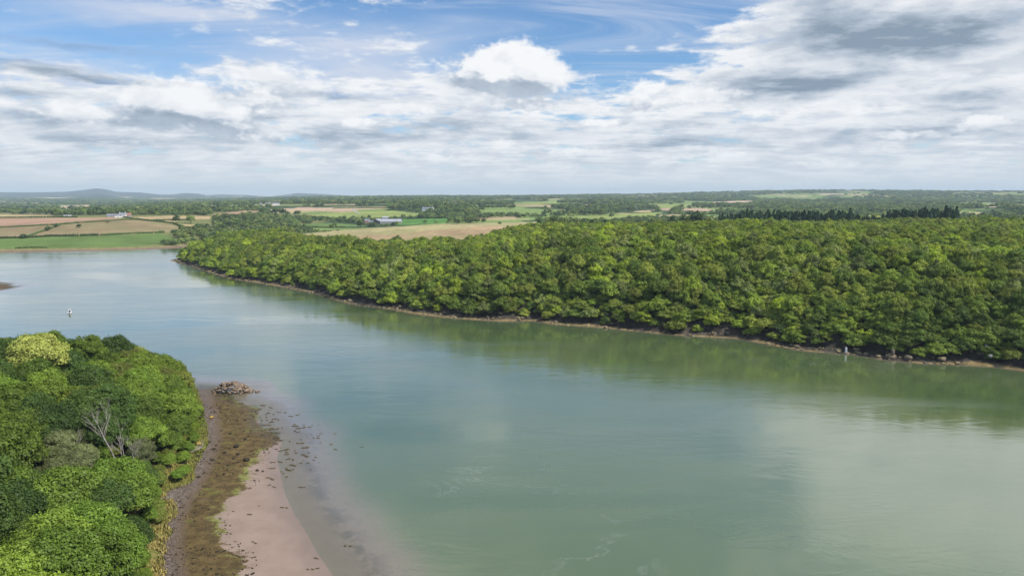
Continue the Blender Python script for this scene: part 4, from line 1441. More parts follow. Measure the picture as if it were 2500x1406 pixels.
# islet of piled rock off the point
def outcrop():
    r = np.random.default_rng(5)
    c = plane_pt(573, 955)
    Vs, Fs, b = [], [], 0
    for k in range(150):
        t = r.uniform(0, 6.28); q = math.sqrt(r.uniform(0, 1))
        x, y = 7.3 * q * math.cos(t), 3.6 * q * math.sin(t)
        h = 3.2 * max(0, 1 - ((x + 0.8) / 6.6) ** 2 - (y / 3.9) ** 2) + 0.25 * r.uniform(-1, 1)
        s = r.uniform(0.45, 1.1)
        V, F = ROCKS[k % 6]
        a = r.uniform(0, 6.28); tl = r.uniform(-0.7, 0.7)
        Rz = np.array([[math.cos(a), -math.sin(a), 0], [math.sin(a), math.cos(a), 0], [0, 0, 1]])
        Rx = np.array([[1, 0, 0], [0, math.cos(tl), -math.sin(tl)], [0, math.sin(tl), math.cos(tl)]])
        v = (V * s * np.array([1.15, 0.9, 0.9])) @ Rx.T @ Rz.T + np.array([x, y, h])
        Vs.append(v); Fs.append(F + b); b += len(v)
    for (x, y, s) in [(8.2, -1.0, 0.9), (-8.6, 0.8, 0.5), (8.9, -0.4, 0.6), (-5.5, -3.9, 0.55), (3.5, -3.6, 0.8)]:
        V, F = ROCKS[int(abs(x)) % 6]
        Vs.append(V * s + np.array([x, y, 0.1])); Fs.append(F + b); b += len(V)
    o = link('rock_outcrop', np_mesh('rock_outcrop', np.concatenate(Vs), np.concatenate(Fs), [RM['brown']]), None, (c[0], c[1], 0))
    tag(o, 'jagged brown rock islet standing in water off the wooded point', 'rock outcrop')
outcrop()


# seaweed lying on the sand and awash in the shallows
SEAWEED = rock_mat('seaweed', (0.050, 0.042, 0.020), (0.13, 0.10, 0.045))
def weed_clump(w, L, seed):
    r = np.random.default_rng(seed)
    Vs, Fs, b = [], [], 0
    a0 = r.uniform(-0.9, 0.9)
    for k in range(int(r.integers(3, 9))):
        V, F = ICO2
        t = r.uniform(-1, 1)
        s = L * r.uniform(0.22, 0.45)
        v = V * np.array([s, s * 0.55, 0.12 * r.uniform(0.7, 1.3)]) * (1 + 0.15 * r.normal(size=(len(V), 1)))
        Vs.append(v + np.array([t * L * 0.8, t * L * 0.8 * a0 + r.uniform(-0.2, 0.2) * L, 0.03])); Fs.append(F + b); b += len(V)
    return np.concatenate(Vs) + np.asarray(w), np.concatenate(Fs)


for i, (x, y, L) in enumerate([(860, 745, 1.3), (850, 790, 0.55), (885, 802, 0.5), (940, 940, 0.55), (972, 943, 0.6), (722, 988, 0.7), (755, 1182, 0.8), (747, 1280, 0.5), (1130, 1358, 0.8), (1185, 1353, 0.55), (1175, 1285, 0.7),
                                (865, 675, 1.1), (785, 930, 0.3), (610, 967, 0.35), (880, 635, 1.1), (925, 632, 0.8), (955, 552, 1.3), (975, 582, 0.9), (660, 1275, 0.9)]):
    w = ray_hit(*c6(x, y), 90)[0]
    V, F = weed_clump((0, 0, 0), L, 700 + i)
    o = link('seaweed_clump', np_mesh('seaweed_clump', V, F, [SEAWEED]), None, (w[0], w[1], max(w[2], 0.0)))
    zone = 'among the upper sand patches' if y < 700 else 'in the group near the shallow edge' if y < 850 else 'on a line across middle sand' if y < 1000 else 'on the open lower sand'
    tag(o, f'dark brown seaweed clump lying {zone}', 'seaweed', 'seaweed clumps on the sand')


def awash():
    r = np.random.default_rng(11)
    Vs, Fs, b = [], [], 0
    pts = []
    for k in range(52):
        x = r.uniform(930, 1215); y = r.uniform(370, 760)
        if abs((x - 1075) / 150 - (550 - y) / 500) > 0.8: continue
        pts.append((x, y, r.gamma(2.0, 0.2)))
    for k in range(22): pts.append((r.normal(860, 60), r.normal(315, 45), r.uniform(0.3, 0.8)))
    for k in range(20): pts.append((r.normal(850, 45), r.normal(455, 40), r.uniform(0.5, 1.2)))
    pts += [(1050, 312, 1.1), (1000, 322, 0.9), (1030, 388, 1.1), (1100, 590, 1.3), (1105, 535, 1.4), (1065, 505, 1.0), (1000, 690, 1.3), (1385, 1200, 0.9), (1300, 545, 0.7), (1285, 515, 0.8), (1075, 803, 0.8), (1300, 440, 0.5), (1480, 532, 0.5), (1180, 470, 0.7), (1205, 440, 0.5)]
    px = np.array([c6(x, y) for x, y, _ in pts])
    W = plane_pt(px[:, 0], px[:, 1])
    for k, (x, y, L) in enumerate(pts):
        V, F = weed_clump((W[k][0], W[k][1], 0.0), L, 900 + k)
        Vs.append(V); Fs.append(F + b); b += len(V)
    o = link('floating_seaweed', np_mesh('floating_seaweed', np.concatenate(Vs), np.concatenate(Fs), [SEAWEED]))
    tag(o, 'scattered dark seaweed awash in the shallows beside the sand', 'seaweed', kind='stuff')
awash()


# tussock grass along the top of the beach
def tussocks():
    r = np.random.default_rng(17)
    G = jitter_grid(-140, -40, 60, 250, 0.62)
    z, df, dn, dw = terrain(G[:, 0], G[:, 1])
    n = fbm(G[:, 0] / 4, G[:, 1] / 4, 301)
    ok = (dw > -0.9 + 1.6 * (n - 0.5)) & (dw < 6.5) & (n > 0.30)
    G, z = G[ok], z[ok]
    P = np.repeat(np.stack([G[:, 0], G[:, 1], z], -1), 7, 0)
    m = len(P)
    P = P + r.normal(size=(m, 3)) * np.array([0.16, 0.16, 0.0])
    a = r.uniform(0, 6.28, m); h = r.uniform(0.30, 0.75, m); w = r.uniform(0.07, 0.16, m); ln = r.uniform(0.1, 0.45, m)
    ca, sa = np.cos(a), np.sin(a)
    A = P + np.stack([-sa * w, ca * w, 0 * w - 0.03], -1); B = P + np.stack([sa * w, -ca * w, 0 * w - 0.03], -1)
    T = P + np.stack([ca * ln, sa * ln, h], -1)
    C = T + np.stack([sa * w * 0.35, -ca * w * 0.35, 0 * w], -1); Dd = T + np.stack([-sa * w * 0.35, ca * w * 0.35, 0 * w], -1)
    V = np.stack([A, B, C, Dd], 1).reshape(-1, 3)
    mt, nt, out = material('tussock_grass')
    p = nt.pos()
    k = nt.add(nt.ramp(nt.noise(p, 0.12, 4, 0.6), 0.3, 0.7, -0.35, 0.35), nt.ramp(nt.sep(p)[1], 150, 195, 0.75, 0.15))
    col = nt.mix(k, (0.16, 0.20, 0.035), (0.34, 0.275, 0.095))
    col = nt.vmath('SCALE', col, s=nt.math('MULTIPLY_ADD', nt.attr('leafv'), 0.6, 0.7))
    principled(nt, out, col, 0.9, spec=0.1)
    me = np_mesh('grass', V, np.arange(4 * m).reshape(m, 4), [mt])
    add_attr(me, 'leafv', r.uniform(0, 1, m), 'FACE')
    tag(link('grass', me), 'tussocky green and straw grass between the near trees and the path', 'grass', kind='stuff')
tussocks()

# ------------------------------------------------------------------ rocks along the far shore
def far_shore():
    srcs = []
    specs = [(1480, 801, 1.5, 'shore', 'rounded dark boulder on the pale middle of far shore'), (2175, 872, 2.6, 'shore', 'blocky dark boulder left of the far rock ledge'), (2215, 876, 2.4, 'shore', 'dark boulder on the rock ledge of the far shore'),
             (2300, 880, 2.6, 'shore', 'broad brown boulder on the right of the far ledge'), (440, 640, 2.4, 'shore', 'low dark rock at the tip of the far headland'), (2090, 855, 1.8, 'shore', 'dark boulder beneath the white beacon')]
    for k, (x, y, s, m, lab) in enumerate(specs):
        w = ray_hit(x, y, 240)[0]
        o = rock_obj('boulder', k, m, (w[0], w[1], w[2] + 0.2 * s), s, random.uniform(0, 6), 0.9)
        tag(o, lab, 'boulder', 'boulders along the far shore'); srcs.append(o)
    for k, (x, y, s, sz, lab) in enumerate([(2406, 846, 1.1, 1.6, 'pale grey rock face among the trees above the sand strip'), (2418, 868, 1.0, 1.2, 'pale grey crag low under the right hand far trees'), (2180, 858, 1.4, 1.7, 'upright brown rock at the left of the far ledge')]):
        w = ray_hit(x, y, 240)[0]
        v = np.array(w) / np.linalg.norm(w[:2]) * 4
        tag(rock_obj('rock', k, 'pale' if k < 2 else 'shore', (w[0] - v[0], w[1] - v[1], w[2] + 0.6), s, random.uniform(0, 6), sz), lab, 'rock')
    # loose stones: one mass
    L = np.array(far_front)
    pts = []
    r = np.random.default_rng(23)
    for a, b in zip(L[:-4], L[1:-3]):
        e = b - a; n = int(np.hypot(*e) * 2.2)
        for _ in range(n):
            t = r.uniform(); q = a + e * t
            nrm = np.array([e[1], -e[0]]) / np.hypot(*e)
            if nrm[1] < 0: nrm = -nrm
            pts.append(q + nrm * r.uniform(-0.5, 1) ** 1 * 8.5)
    P = np.array(pts)
    z, df, dn, dw = terrain(P[:, 0], P[:, 1])
    ok = (df > -0.4) & (df < 9) & (fbm(P[:, 0] / 12, P[:, 1] / 12, 401) > 0.40)
    P, z = P[ok], z[ok]
    n = len(P)
    s = r.gamma(2.2, 0.27, n).clip(0.2, 1.5)
    V = np.stack([P[:, 0], P[:, 1], z + 0.05], -1)
    sc = np.stack([s * 1.2, s, s * 0.8], -1)
    scatter('stones', V, r.uniform(0, 6.28, n), sc * 1.0, r.integers(0, len(srcs), n), srcs, 'dark weedy stones and ledges strewn along the foot of the far bank', 'rocks')
    # white beacon on its brown rock
    w = ray_hit(2066, 846, 240)[0]
    u = np.array([w[0], w[1]]) / np.hypot(w[0], w[1])
    w[0] -= u[0] * 5.5; w[1] -= u[1] * 5.5
    w[2] = terrain(w[:1], w[1:2])[0][0]
    o = empty('beacon', (w[0], w[1], w[2]))
    V, F = ROCKS[2]
    link('rock_base', np_mesh('rock_base', V * np.array([2.0, 1.6, 2.0]), F, [RM['brown']]), o)
    b = MB(); b.tube([(0, 0, 0.7), (0, 0, 1.5), (0.02, 0, 2.9)], [0.5, 0.48, 0.36], 10); b.tube([(0.02, 0, 2.9), (0.02, 0, 3.2)], [0.48, 0.16], 10)
    b.build('pillar', plain('beacon_white', (0.55, 0.58, 0.62), 0.6, 0.2, 2.0), o)
    tag(o, 'white pillar beacon on a brown rock at the foot of far wood', 'beacon')
far_shore()


# ------------------------------------------------------------------ the boat
def boat():
    w = plane_pt(171, 765)
    o = empty('motor_boat', (w[0], w[1], 0.0), R(26))           # bow points away from the camera, a little to the left
    white = plain('boat_white', (0.80, 0.80, 0.82), 0.35, 0.03)
    darkm = plain('boat_dark', (0.03, 0.032, 0.04), 0.4, 0.2)
    glass = plain('boat_glass', (0.05, 0.045, 0.055), 0.1, 0.1)
    # hull from sections, stern at y=-2.6, bow at y=2.8
    sec = [(-2.6, 1.0, 0.80), (-1.2, 1.08, 0.80), (0.3, 1.02, 0.86), (1.5, 0.72, 0.98), (2.3, 0.34, 1.08), (2.8, 0.03, 1.16)]
    V = []; F = []
    for (y, hw, top) in sec:
        V += [(-hw, y, top), (-hw * 0.92, y, 0.22), (-hw * 0.55, y, -0.22), (0, y, -0.35), (hw * 0.55, y, -0.22), (hw * 0.92, y, 0.22), (hw, y, top)]
    for i in range(len(sec) - 1):
        for k in range(6):
            F.append((i * 7 + k, i * 7 + k + 1, (i + 1) * 7 + k + 1, (i + 1) * 7 + k))
    b = MB(); b.poly(V, F); b.poly(V[:7], [(6, 5, 4, 3, 2, 1, 0)])
    b.poly([(-s[1] * 0.97, s[0], s[2] - 0.06) for s in sec] + [(s[1] * 0.97, s[0], s[2] - 0.06) for s in sec], [(i, i + 6, i + 7, i + 1) for i in range(5)])
    h = b.build('hull', white, o)
    b = MB(); b.tube([(-1.05, -2.6, 0.62), (-1.12, -1.2, 0.62), (-1.06, 0.3, 0.68), (-0.76, 1.5, 0.8), (-0.36, 2.35, 0.92)], [0.05] * 5, 5)
    b.tube([(1.05, -2.6, 0.62), (1.12, -1.2, 0.62), (1.06, 0.3, 0.68), (0.76, 1.5, 0.8), (0.36, 2.35, 0.92)], [0.05] * 5, 5)
    b.box(-1.0, 1.0, -2.66, -2.605, 0.18, 0.30)
    b.build('rubbing_strake', darkm, h)
    b = MB()
    zc = [(0.85, 0.76), (1.75, 0.70), (2.2, 0.62)]
    pts = []
    for (z, hw) in zc:
        s = (z - 0.85) / 1.35
        pts += [(-hw, -0.55, z), (hw, -0.55, z), (hw * 0.9, 1.45 - 0.75 * s, z), (-hw * 0.9, 1.45 - 0.75 * s, z)]
    fs = []
    for i in range(2):
        for k in range(4): fs.append((i * 4 + k, i * 4 + (k + 1) % 4, i * 4 + 4 + (k + 1) % 4, i * 4 + 4 + k))
    fs.append((8, 9, 10, 11))
    b.poly(pts, fs)
    b.box(-0.72, 0.72, -1.05, 0.78, 2.203, 2.28)
    c = b.build('cabin', white, o)
    b = MB(); b.box(-0.42, 0.42, -0.585, -0.553, 0.95, 1.95); b.build('door_opening', glass, c)
    b = MB()
    for sx in (-1, 1): b.poly([(sx * 0.745, -0.35, 1.45), (sx * 0.735, 0.75, 1.45), (sx * 0.665, 0.6, 1.98), (sx * 0.685, -0.35, 1.98)], [(0, 1, 2, 3)])
    b.build('window', glass, c)
    b = MB(); b.box(-0.22, 0.22, -3.05, -2.62, 0.62, 1.18); b.box(-0.08, 0.08, -2.95, -2.72, -0.3, 0.62)
    b.build('outboard_motor', darkm, o)
    b = MB(); b.tube([(-0.85, 1.0, 0.98), (-0.8, 1.0, 1.5), (-0.42, 2.2, 1.62), (0, 2.75, 1.66), (0.42, 2.2, 1.62), (0.8, 1.0, 1.5), (0.85, 1.0, 0.98)], [0.03] * 7, 5)
    b.build('bow_rail', plain('boat_rail', (0.6, 0.6, 0.62), 0.3, 0.05), o)
    tag(o, 'small white cabin motor boat moored alone on the left water', 'boat')
boat()


# ------------------------------------------------------------------ hedges, far trees, conifers
SM_TINT = ['dark', 'green', 'olive']
SMALL = {(k, t): crown_mesh('crown', SMALL_SHAPES[k][0], leaf_material('leaf_distant_' + t + str(k), *c)) for k in range(3) for t, c in
         (('dark', ((0.062, 0.105, 0.030), (0.090, 0.130, 0.036))), ('green', ((0.105, 0.155, 0.038), (0.15, 0.195, 0.046))), ('olive', ((0.15, 0.185, 0.050), (0.20, 0.225, 0.060))))}
SMALL_TRUNK = [trunk_mesh(SMALL_SHAPES[k][0], 5.0, 9.5) for k in range(3)]


def hedge(px, lab, hgt=2.3, dmin=760):
    p = []
    for a, b in zip(px[:-1], px[1:]):
        for t in np.linspace(0, 1, 8)[:-1]: p.append((a[0] + (b[0] - a[0]) * t, a[1] + (b[1] - a[1]) * t))
    p.append(px[-1]); p = np.array(p)
    W = ray_hit(p[:, 0], p[:, 1], dmin)
    seg = np.linalg.norm(np.diff(W[:, :2], axis=0), axis=1); cum = np.concatenate([[0], np.cumsum(seg)])
    r = np.random.default_rng(int(px[0][0] * 7 + px[0][1]))
    n = max(4, int(cum[-1] / 1.7))
    t = np.linspace(0, cum[-1], n)
    X = np.interp(t, cum, W[:, 0]) + r.normal(size=n) * 0.35; Y = np.interp(t, cum, W[:, 1]) + r.normal(size=n) * 0.35
    Z = terrain(X, Y)[0]
    Vs, Fs, b = [], [], 0
    iv, jf = ICO1
    hh = hgt * (0.75 + 0.6 * fbm(t / 14, t * 0, 77))
    for k in range(n):
        s = r.uniform(1.1, 1.7)
        v = iv * np.array([s, s, hh[k] * 0.62]) * (1 + 0.15 * r.normal(size=(len(iv), 1))) + np.array([X[k], Y[k], Z[k] + hh[k] * 0.42])
        Vs.append(v); Fs.append(jf + b); b += len(iv)
    me = np_mesh('hedge', np.concatenate(Vs), np.concatenate(Fs), [LEAF['hedge']])
    add_attr(me, 'leafv', r.uniform(0, 1, b // len(iv) * len(jf)), 'FACE')
    tag(link('hedge', me), lab, 'hedge', 'field hedges beyond the river')


hedge([(-60, 560), (0, 556), (60, 553), (140, 549), (200, 544), (260, 540), (308, 537), (336, 537)], 'long dark hedge between pink field and the brown slope')
hedge([(-60, 585), (0, 582.5), (60, 581), (120, 578), (240, 575.5)], 'left stretch of dark hedge above the green riverside pasture', 3.0)
hedge([(248, 575), (320, 571), (386, 569), (400, 568)], 'right stretch of hedge above the green riverside pasture', 2.8)
hedge([(62, 581), (90, 570), (115, 562), (146, 550)], 'bushy hedge running diagonally up the brown slope', 2.6)
hedge([(-60, 533), (0, 532), (60, 531.5), (130, 530.5), (188, 531)], 'thin hedge between straw field and pink field')
hedge([(336, 537), (380, 541), (420, 545), (445, 555), (456, 560)], 'hedge curving down the right end of the brown slope', 2.6)
hedge([(362, 539.5), (420, 537.7), (475, 537.5)], 'short hedge under the long tan field', 2.6)
hedge([(302, 531), (330, 535), (364, 539)], 'hedge from the white farm down to the tan field', 2.4)
hedge([(40, 606.5), (75, 605), (112, 605)], 'low scrub hedge on the far pasture shore', 2.0)
hedge([(813, 509.5), (880, 508.5), (950, 508.5)], 'hedge below the straw strip on the far hillside', 3.0)
hedge([(720, 552), (780, 556.5), (840, 556)], 'hedge along the small green field behind the headland', 3.0)
hedge([(985, 534), (1040, 533), (1096, 532.5)], 'hedge at the top of the bright green field by barn', 3.2)

BUILD_PX = []


def house(px, py, w, d, h, rh, yaw, wall, roof, name, lab, cat, nwin=3, chim=0, dmin=760):
    g = ray_hit(px, py, dmin)[0]
    yaw0 = -math.atan2(g[0], g[1])
    o = empty(name, tuple(g), yaw0 + R(yaw))
    b = MB(); b.box(-w / 2, w / 2, -d / 2, d / 2, -2.5, h)
    b.poly([(-w / 2, -d / 2, h), (-w / 2, d / 2, h), (-w / 2, 0, h + rh - 0.1)], [(0, 1, 2)])
    b.poly([(w / 2, -d / 2, h), (w / 2, 0, h + rh - 0.1), (w / 2, d / 2, h)], [(0, 1, 2)])
    b.build('wall', wall, o)
    e = 0.45
    b = MB()
    for s in (-1, 1):
        y0, y1 = s * (d / 2 + e), 0
        z0, z1 = h - e * rh / (d / 2), h + rh
        b.poly([(-w / 2 - e, y0, z0), (w / 2 + e, y0, z0), (w / 2 + e, y1, z1), (-w / 2 - e, y1, z1), (-w / 2 - e, y0, z0 + 0.22), (w / 2 + e, y0, z0 + 0.22), (w / 2 + e, y1, z1 + 0.22), (-w / 2 - e, y1, z1 + 0.22)],
               [(0, 1, 2, 3), (4, 5, 6, 7), (0, 1, 5, 4), (1, 2, 6, 5), (3, 0, 4, 7)])
    rf = b.build('roof', roof, o)
    for k in range(chim):
        b = MB(); x = (-1, 1)[k % 2] * (w / 2 - 0.8); b.box(x - 0.5, x + 0.5, -0.5, 0.5, h + rh - 0.9, h + rh + 1.3)
        b.build('chimney', wall, rf)
    for k in range(nwin):
        x = -w / 2 + w * (k + 0.5) / nwin
        if nwin > 1 and k == nwin // 2:
            b = MB(); b.box(x - 0.55, x + 0.55, -d / 2 - 0.03, -d / 2 + 0.05, 0, 2.1); b.build('door', DOORM, o); continue
        b = MB(); b.box(x - 0.6, x + 0.6, -d / 2 - 0.03, -d / 2 + 0.05, h * 0.45, h * 0.45 + 1.2); b.build('window', WINM, o)
    BUILD_PX.append((g[0], g[1], max(w, d)))
    return tag(o, lab, cat)


WINM = plain('house_window', (0.04, 0.05, 0.06), 0.2, 0.1); DOORM = plain('house_door', (0.12, 0.07, 0.05), 0.6, 0.2)
WHITE = plain('render_white', (0.78, 0.77, 0.75), 0.8, 0.06, 0.5); SLATE = plain('slate', (0.20, 0.21, 0.25), 0.7, 0.2, 0.5); REDTILE = plain('red_tile', (0.36, 0.16, 0.12), 0.8, 0.2, 0.5)
SHEET = plain('barn_sheet', (0.36, 0.36, 0.40), 0.5, 0.08, 0.3); BROWN = plain('barn_brown', (0.12, 0.085, 0.07), 0.8, 0.2, 0.5); BRICK = plain('brick', (0.36, 0.19, 0.15), 0.85, 0.2, 0.8); STONE = plain('stone_wall', (0.34, 0.31, 0.29), 0.9, 0.2, 0.8)
house(300, 530.5, 11, 8, 5.2, 3.0, -12, WHITE, SLATE, 'farmhouse', 'white farmhouse with slate roof above the brown slope', 'house', 5, 2)
house(288, 531, 11, 7, 3.6, 2.6, 8, WHITE, SLATE, 'outbuilding', 'low slate roofed building left of the white farmhouse', 'building', 3)
house(272, 530, 15, 9, 3.2, 2.4, 4, STONE, SLATE, 'barn', 'long grey stone barn at left of the farm group', 'barn', 1)
house(309, 529.5, 16, 9, 3.8, 3.0, -6, STONE, REDTILE, 'barn', 'red roofed barn behind the white farmhouse', 'barn', 1)
house(284, 521, 10, 8, 5.0, 2.8, 10, WHITE, SLATE, 'cottage', 'white cottage among trees behind the farm', 'house', 3, 1)
house(165, 529.5, 12, 4, 2.4, 0.8, 3, WHITE, SHEET, 'shed', 'low white shed beside the hedge of the straw field', 'shed', 1)
house(955, 545, 46, 26, 4.0, 5.0, -6, STONE, SHEET, 'barn', 'huge pale grey roofed barn beside the bright green field', 'barn', 0)
house(922, 545, 22, 20, 5.0, 4.5, 62, BROWN, SHEET, 'barn', 'dark gabled barn joined to the huge pale barn', 'barn', 0)
house(941, 537.5, 14, 9, 6.0, 2.4, 0, SHEET, SHEET, 'shed', 'tall pale shed behind the huge barn', 'shed', 0)
house(896, 544, 12, 8, 5.0, 3.0, 14, BRICK, SLATE, 'farmhouse', 'brick farmhouse left of the dark gabled barn', 'house', 3, 1)
house(906, 546, 10, 7, 3.6, 2.4, -10, BRICK, SLATE, 'outbuilding', 'small brick outbuilding between farmhouse and barn', 'building', 1)
house(1045, 515, 30, 11, 6.5, 3.2, -14, WHITE, SLATE, 'manor_house', 'long white manor house in the trees on the hillside', 'house', 7, 2)
for k, (x, y, w_, lab) in enumerate([(632, 500, 26, 'leftmost white far farm building on the plain skyline'), (655, 501, 20, 'middle white far farm building on the plain skyline'), (674, 501, 24, 'rightmost white far farm building on the plain skyline'),
                                     (1528, 509.5, 18, 'pale roofed far building left of the small tan field'), (1550, 509, 16, 'white far house above the small tan field'), (394, 521, 10, 'tiny white cottage right of the far farm')]):
    house(x, y, w_, 10, 5, 3.5, 5 * k - 10, WHITE, SLATE if k != 3 else SHEET, 'house', lab, 'house', 3)

fieldtrees = []


def field_tree(px, py, s, k, t, lab, cat='tree', hz=1.0, name='field_tree', dmin=760):
    g = ray_hit(px, py, dmin)[0]
    o = tree(name, SMALL[(k, t)], SMALL_TRUNK[k], (g[0], g[1], g[2] - 0.2), s, random.uniform(0, 6), hz)
    tag(o, lab, cat, 'single trees and bushes in the far fields')
    fieldtrees.append([c for c in o.children if c.name.startswith('crown')][0])


field_tree(192, 556, 0.85, 0, 'dark', 'larger round dark bush alone on the brown slope', 'bush', 0.75)
field_tree(263, 544.5, 0.60, 1, 'dark', 'smaller round dark bush higher on the brown slope', 'bush', 0.8)
field_tree(118, 563, 0.9, 2, 'dark', 'lower of two bushes in the diagonal hedge', 'bush', 0.8)
field_tree(137, 555, 0.8, 0, 'dark', 'upper of two bushes in the diagonal hedge', 'bush', 0.9)
field_tree(58, 582, 1.0, 1, 'dark', 'rounded bush where diagonal hedge meets the pasture hedge', 'bush', 0.7)
field_tree(430, 545, 1.6, 0, 'green', 'left of two round trees below the long tan field', 'tree', 1.0)
field_tree(466, 546, 1.5, 1, 'green', 'right of two round trees below the long tan field', 'tree', 1.1)
field_tree(1038, 545.5, 1.0, 2, 'green', 'small round bush in the bright green barn field', 'bush', 0.8)
field_tree(1065, 545.5, 0.9, 0, 'olive', 'second small bush right along the barn field edge', 'bush', 0.8)
field_tree(1118, 546, 2.2, 1, 'green', 'broad tree clump on the skyline of the barley field', 'tree', 0.8)
field_tree(968, 549, 1.2, 2, 'olive', 'low bush on the near side of the huge barn', 'bush', 0.7)
field_tree(902, 534.5, 1.1, 0, 'dark', 'flat topped tree behind the brick farmhouse', 'tree', 1.0)
field_tree(884, 534, 0.7, 1, 'green', 'small tree left above the brick farmhouse', 'tree', 1.1)
field_tree(1220, 548.5, 0.5, 2, 'dark', 'tiny dark bush on the far edge of the stubble field', 'bush', 0.8, dmin=640)
field_tree(1560, 533, 0.7, 0, 'green', 'small round tree in the pale valley pasture', 'tree', 0.9)
field_tree(1493, 533, 1.3, 1, 'green', 'round tree right of the lone pine', 'tree', 1.1)
field_tree(880, 556, 2.0, 2, 'dark', 'dark broad tree at the end of the barley field tree line', 'tree', 0.8)


def far_mass():
    """distant woods, tree lines and hedgerow trees"""
    r = np.random.default_rng(31)
    out = []
    for (d0, d1, step, size) in ((880, 1700, 11.5, 1.0), (1700, 3000, 17, 1.45), (3000, 5200, 30, 2.4), (5200, 9500, 60, 4.2)):
        a0, a1 = R(-40), R(41)
        n = int((a1 - a0) / 2 * (d1 * d1 - d0 * d0) / (step * step))
        D = np.sqrt(r.uniform(d0 * d0, d1 * d1, n)); A = r.uniform(a0, a1, n)
        out.append(np.stack([D * np.sin(A), D * np.cos(A), np.full(n, size)], -1))
    G = np.concatenate(out)
    x, y = G[:, 0], G[:, 1]
    D = np.hypot(x, y); az = np.degrees(np.arctan2(x, y))
    sc = np.where(D < 1700, 1.0, np.where(D < 3000, 1.6, 2.6))
    m = fbm(x / (150 * sc), y / (210 * sc), 501, 4)
    ridge = np.abs(fbm(x / (260 * sc), y / (200 * sc), 507, 3) - 0.5)     # hedgerow lines
    keep = (m > np.where(D > 1700, 0.50, 0.46)) | (ridge < 0.018)
    keep |= (D < 1700) & (az > -14) & (m > 0.40)
    left = (az < -20) & (D < 1640)
    keep &= ~left
    # woods along the head of the inlet and behind the headland
    sx, sy = project(np.stack([x, y, np.maximum(base_z(x, y), 1.5)], -1))
    inlet = (sx > 385) & (sx < 760) & (D > 960) & (D < 1700) & (sy > 532) & ((sx > 520) | (sy > 556) & (sx > 400 + (590 - sy)))
    keep |= inlet
    keep |= (D > 1600) & (D < 2100) & (az < -20) & (m > 0.36)
    keep |= (sx > 950) & (sx < 1110) & (D > 1950) & (D < 2300)
    keep |= (sx > 1000) & (sx < 2500) & (D > 1000) & (D < 1500) & (m > 0.42)
    G = G[keep]; x, y = G[:, 0], G[:, 1]; D = D[keep]; az = az[keep]
    # not on water, not in the oakwood, not in the open fields nor right in front of them
    P2 = G[:, :2]
    ok = sdf(P2, FAR_LAND) > 24
    aa = np.arctan2(x, y)
    ok &= ~((D < np.interp(aa, _ea, _ed) + 6) & (aa > R(-29)))
    for kind, poly in FIELD_W:
        ids = np.nonzero(ok)[0]
        bad = in_poly(P2[ids], poly)
        for dd in (0.985, 0.97, 0.95) if poly[:, 1].mean() > 1000 else ():
            bad |= in_poly(P2[ids] / dd, poly) & (r.uniform(size=len(ids)) < 0.88)
        ok[ids[bad]] = False
    for bx, by, bw in BUILD_PX:
        L = math.hypot(bx, by); v = np.array([bx, by]) / L
        al = P2 @ v; of = np.abs(P2 @ np.array([v[1], -v[0]]))
        ok &= ~((of < bw * 0.62 + 3) & (al > L - 90) & (al < L + bw * 0.6 + 3))
    G = G[ok]
    z = terrain(G[:, 0], G[:, 1])[0]
    n = len(G)
    print('distant trees', n)
    s = G[:, 2] * np.where(G[:, 2] > 4, 0.75, 1) * r.uniform(0.75, 1.35, n)
    hz = np.where(G[:, 2] > 2, 0.45, 0.85) * r.uniform(0.8, 1.2, n)
    scatter('woods', np.stack([G[:, 0], G[:, 1], z - 0.4], -1), r.uniform(0, 6.28, n), np.stack([s, s, s * hz], -1), r.integers(0, len(fieldtrees), n), fieldtrees,
            'blue-green woods, copses and hedgerow trees covering the rolling farmland to the horizon', 'woods')
far_mass()


def conifer_mesh(seed):
    r = np.random.default_rng(seed)
    H = 16.0; n = 420
    t = r.uniform(0, 1, n) ** 0.75
    z = 1.5 + t * (H - 1.5)
    th = r.uniform(0, 6.28, n)
    tier = 0.72 + 0.28 * np.abs(np.sin(z * 2.4))
    rad = (1 - t) ** 0.85 * 2.9 * tier * r.uniform(0.75, 1.1, n) + 0.08
    P = np.stack([rad * np.cos(th), rad * np.sin(th), z], -1)
    N = np.stack([np.cos(th), np.sin(th), np.full(n, 0.7)], -1) + r.normal(size=(n, 3)) * 0.35
    V, F = quads(P, N, 0.75, r, 0.6)
    k = 9; zs = np.linspace(1.2, H * 0.97, 8)
    ring = np.array([[(1 - (q - 1.2) / (H - 1.2)) * 2.0 * math.cos(6.283 * i / k), (1 - (q - 1.2) / (H - 1.2)) * 2.0 * math.sin(6.283 * i / k), q] for q in zs for i in range(k)])
    f2 = np.array([[a * k + i, a * k + (i + 1) % k, (a + 1) * k + (i + 1) % k, (a + 1) * k + i] for a in range(7) for i in range(k)]) + len(V)
    me = np_mesh('crown', np.concatenate([V, ring]), np.concatenate([F, f2]), [LEAF['conifer']])
    add_attr(me, 'leafv', np.concatenate([r.uniform(0, 1, len(F)), np.full(len(f2), 0.5)]), 'FACE')
    return me


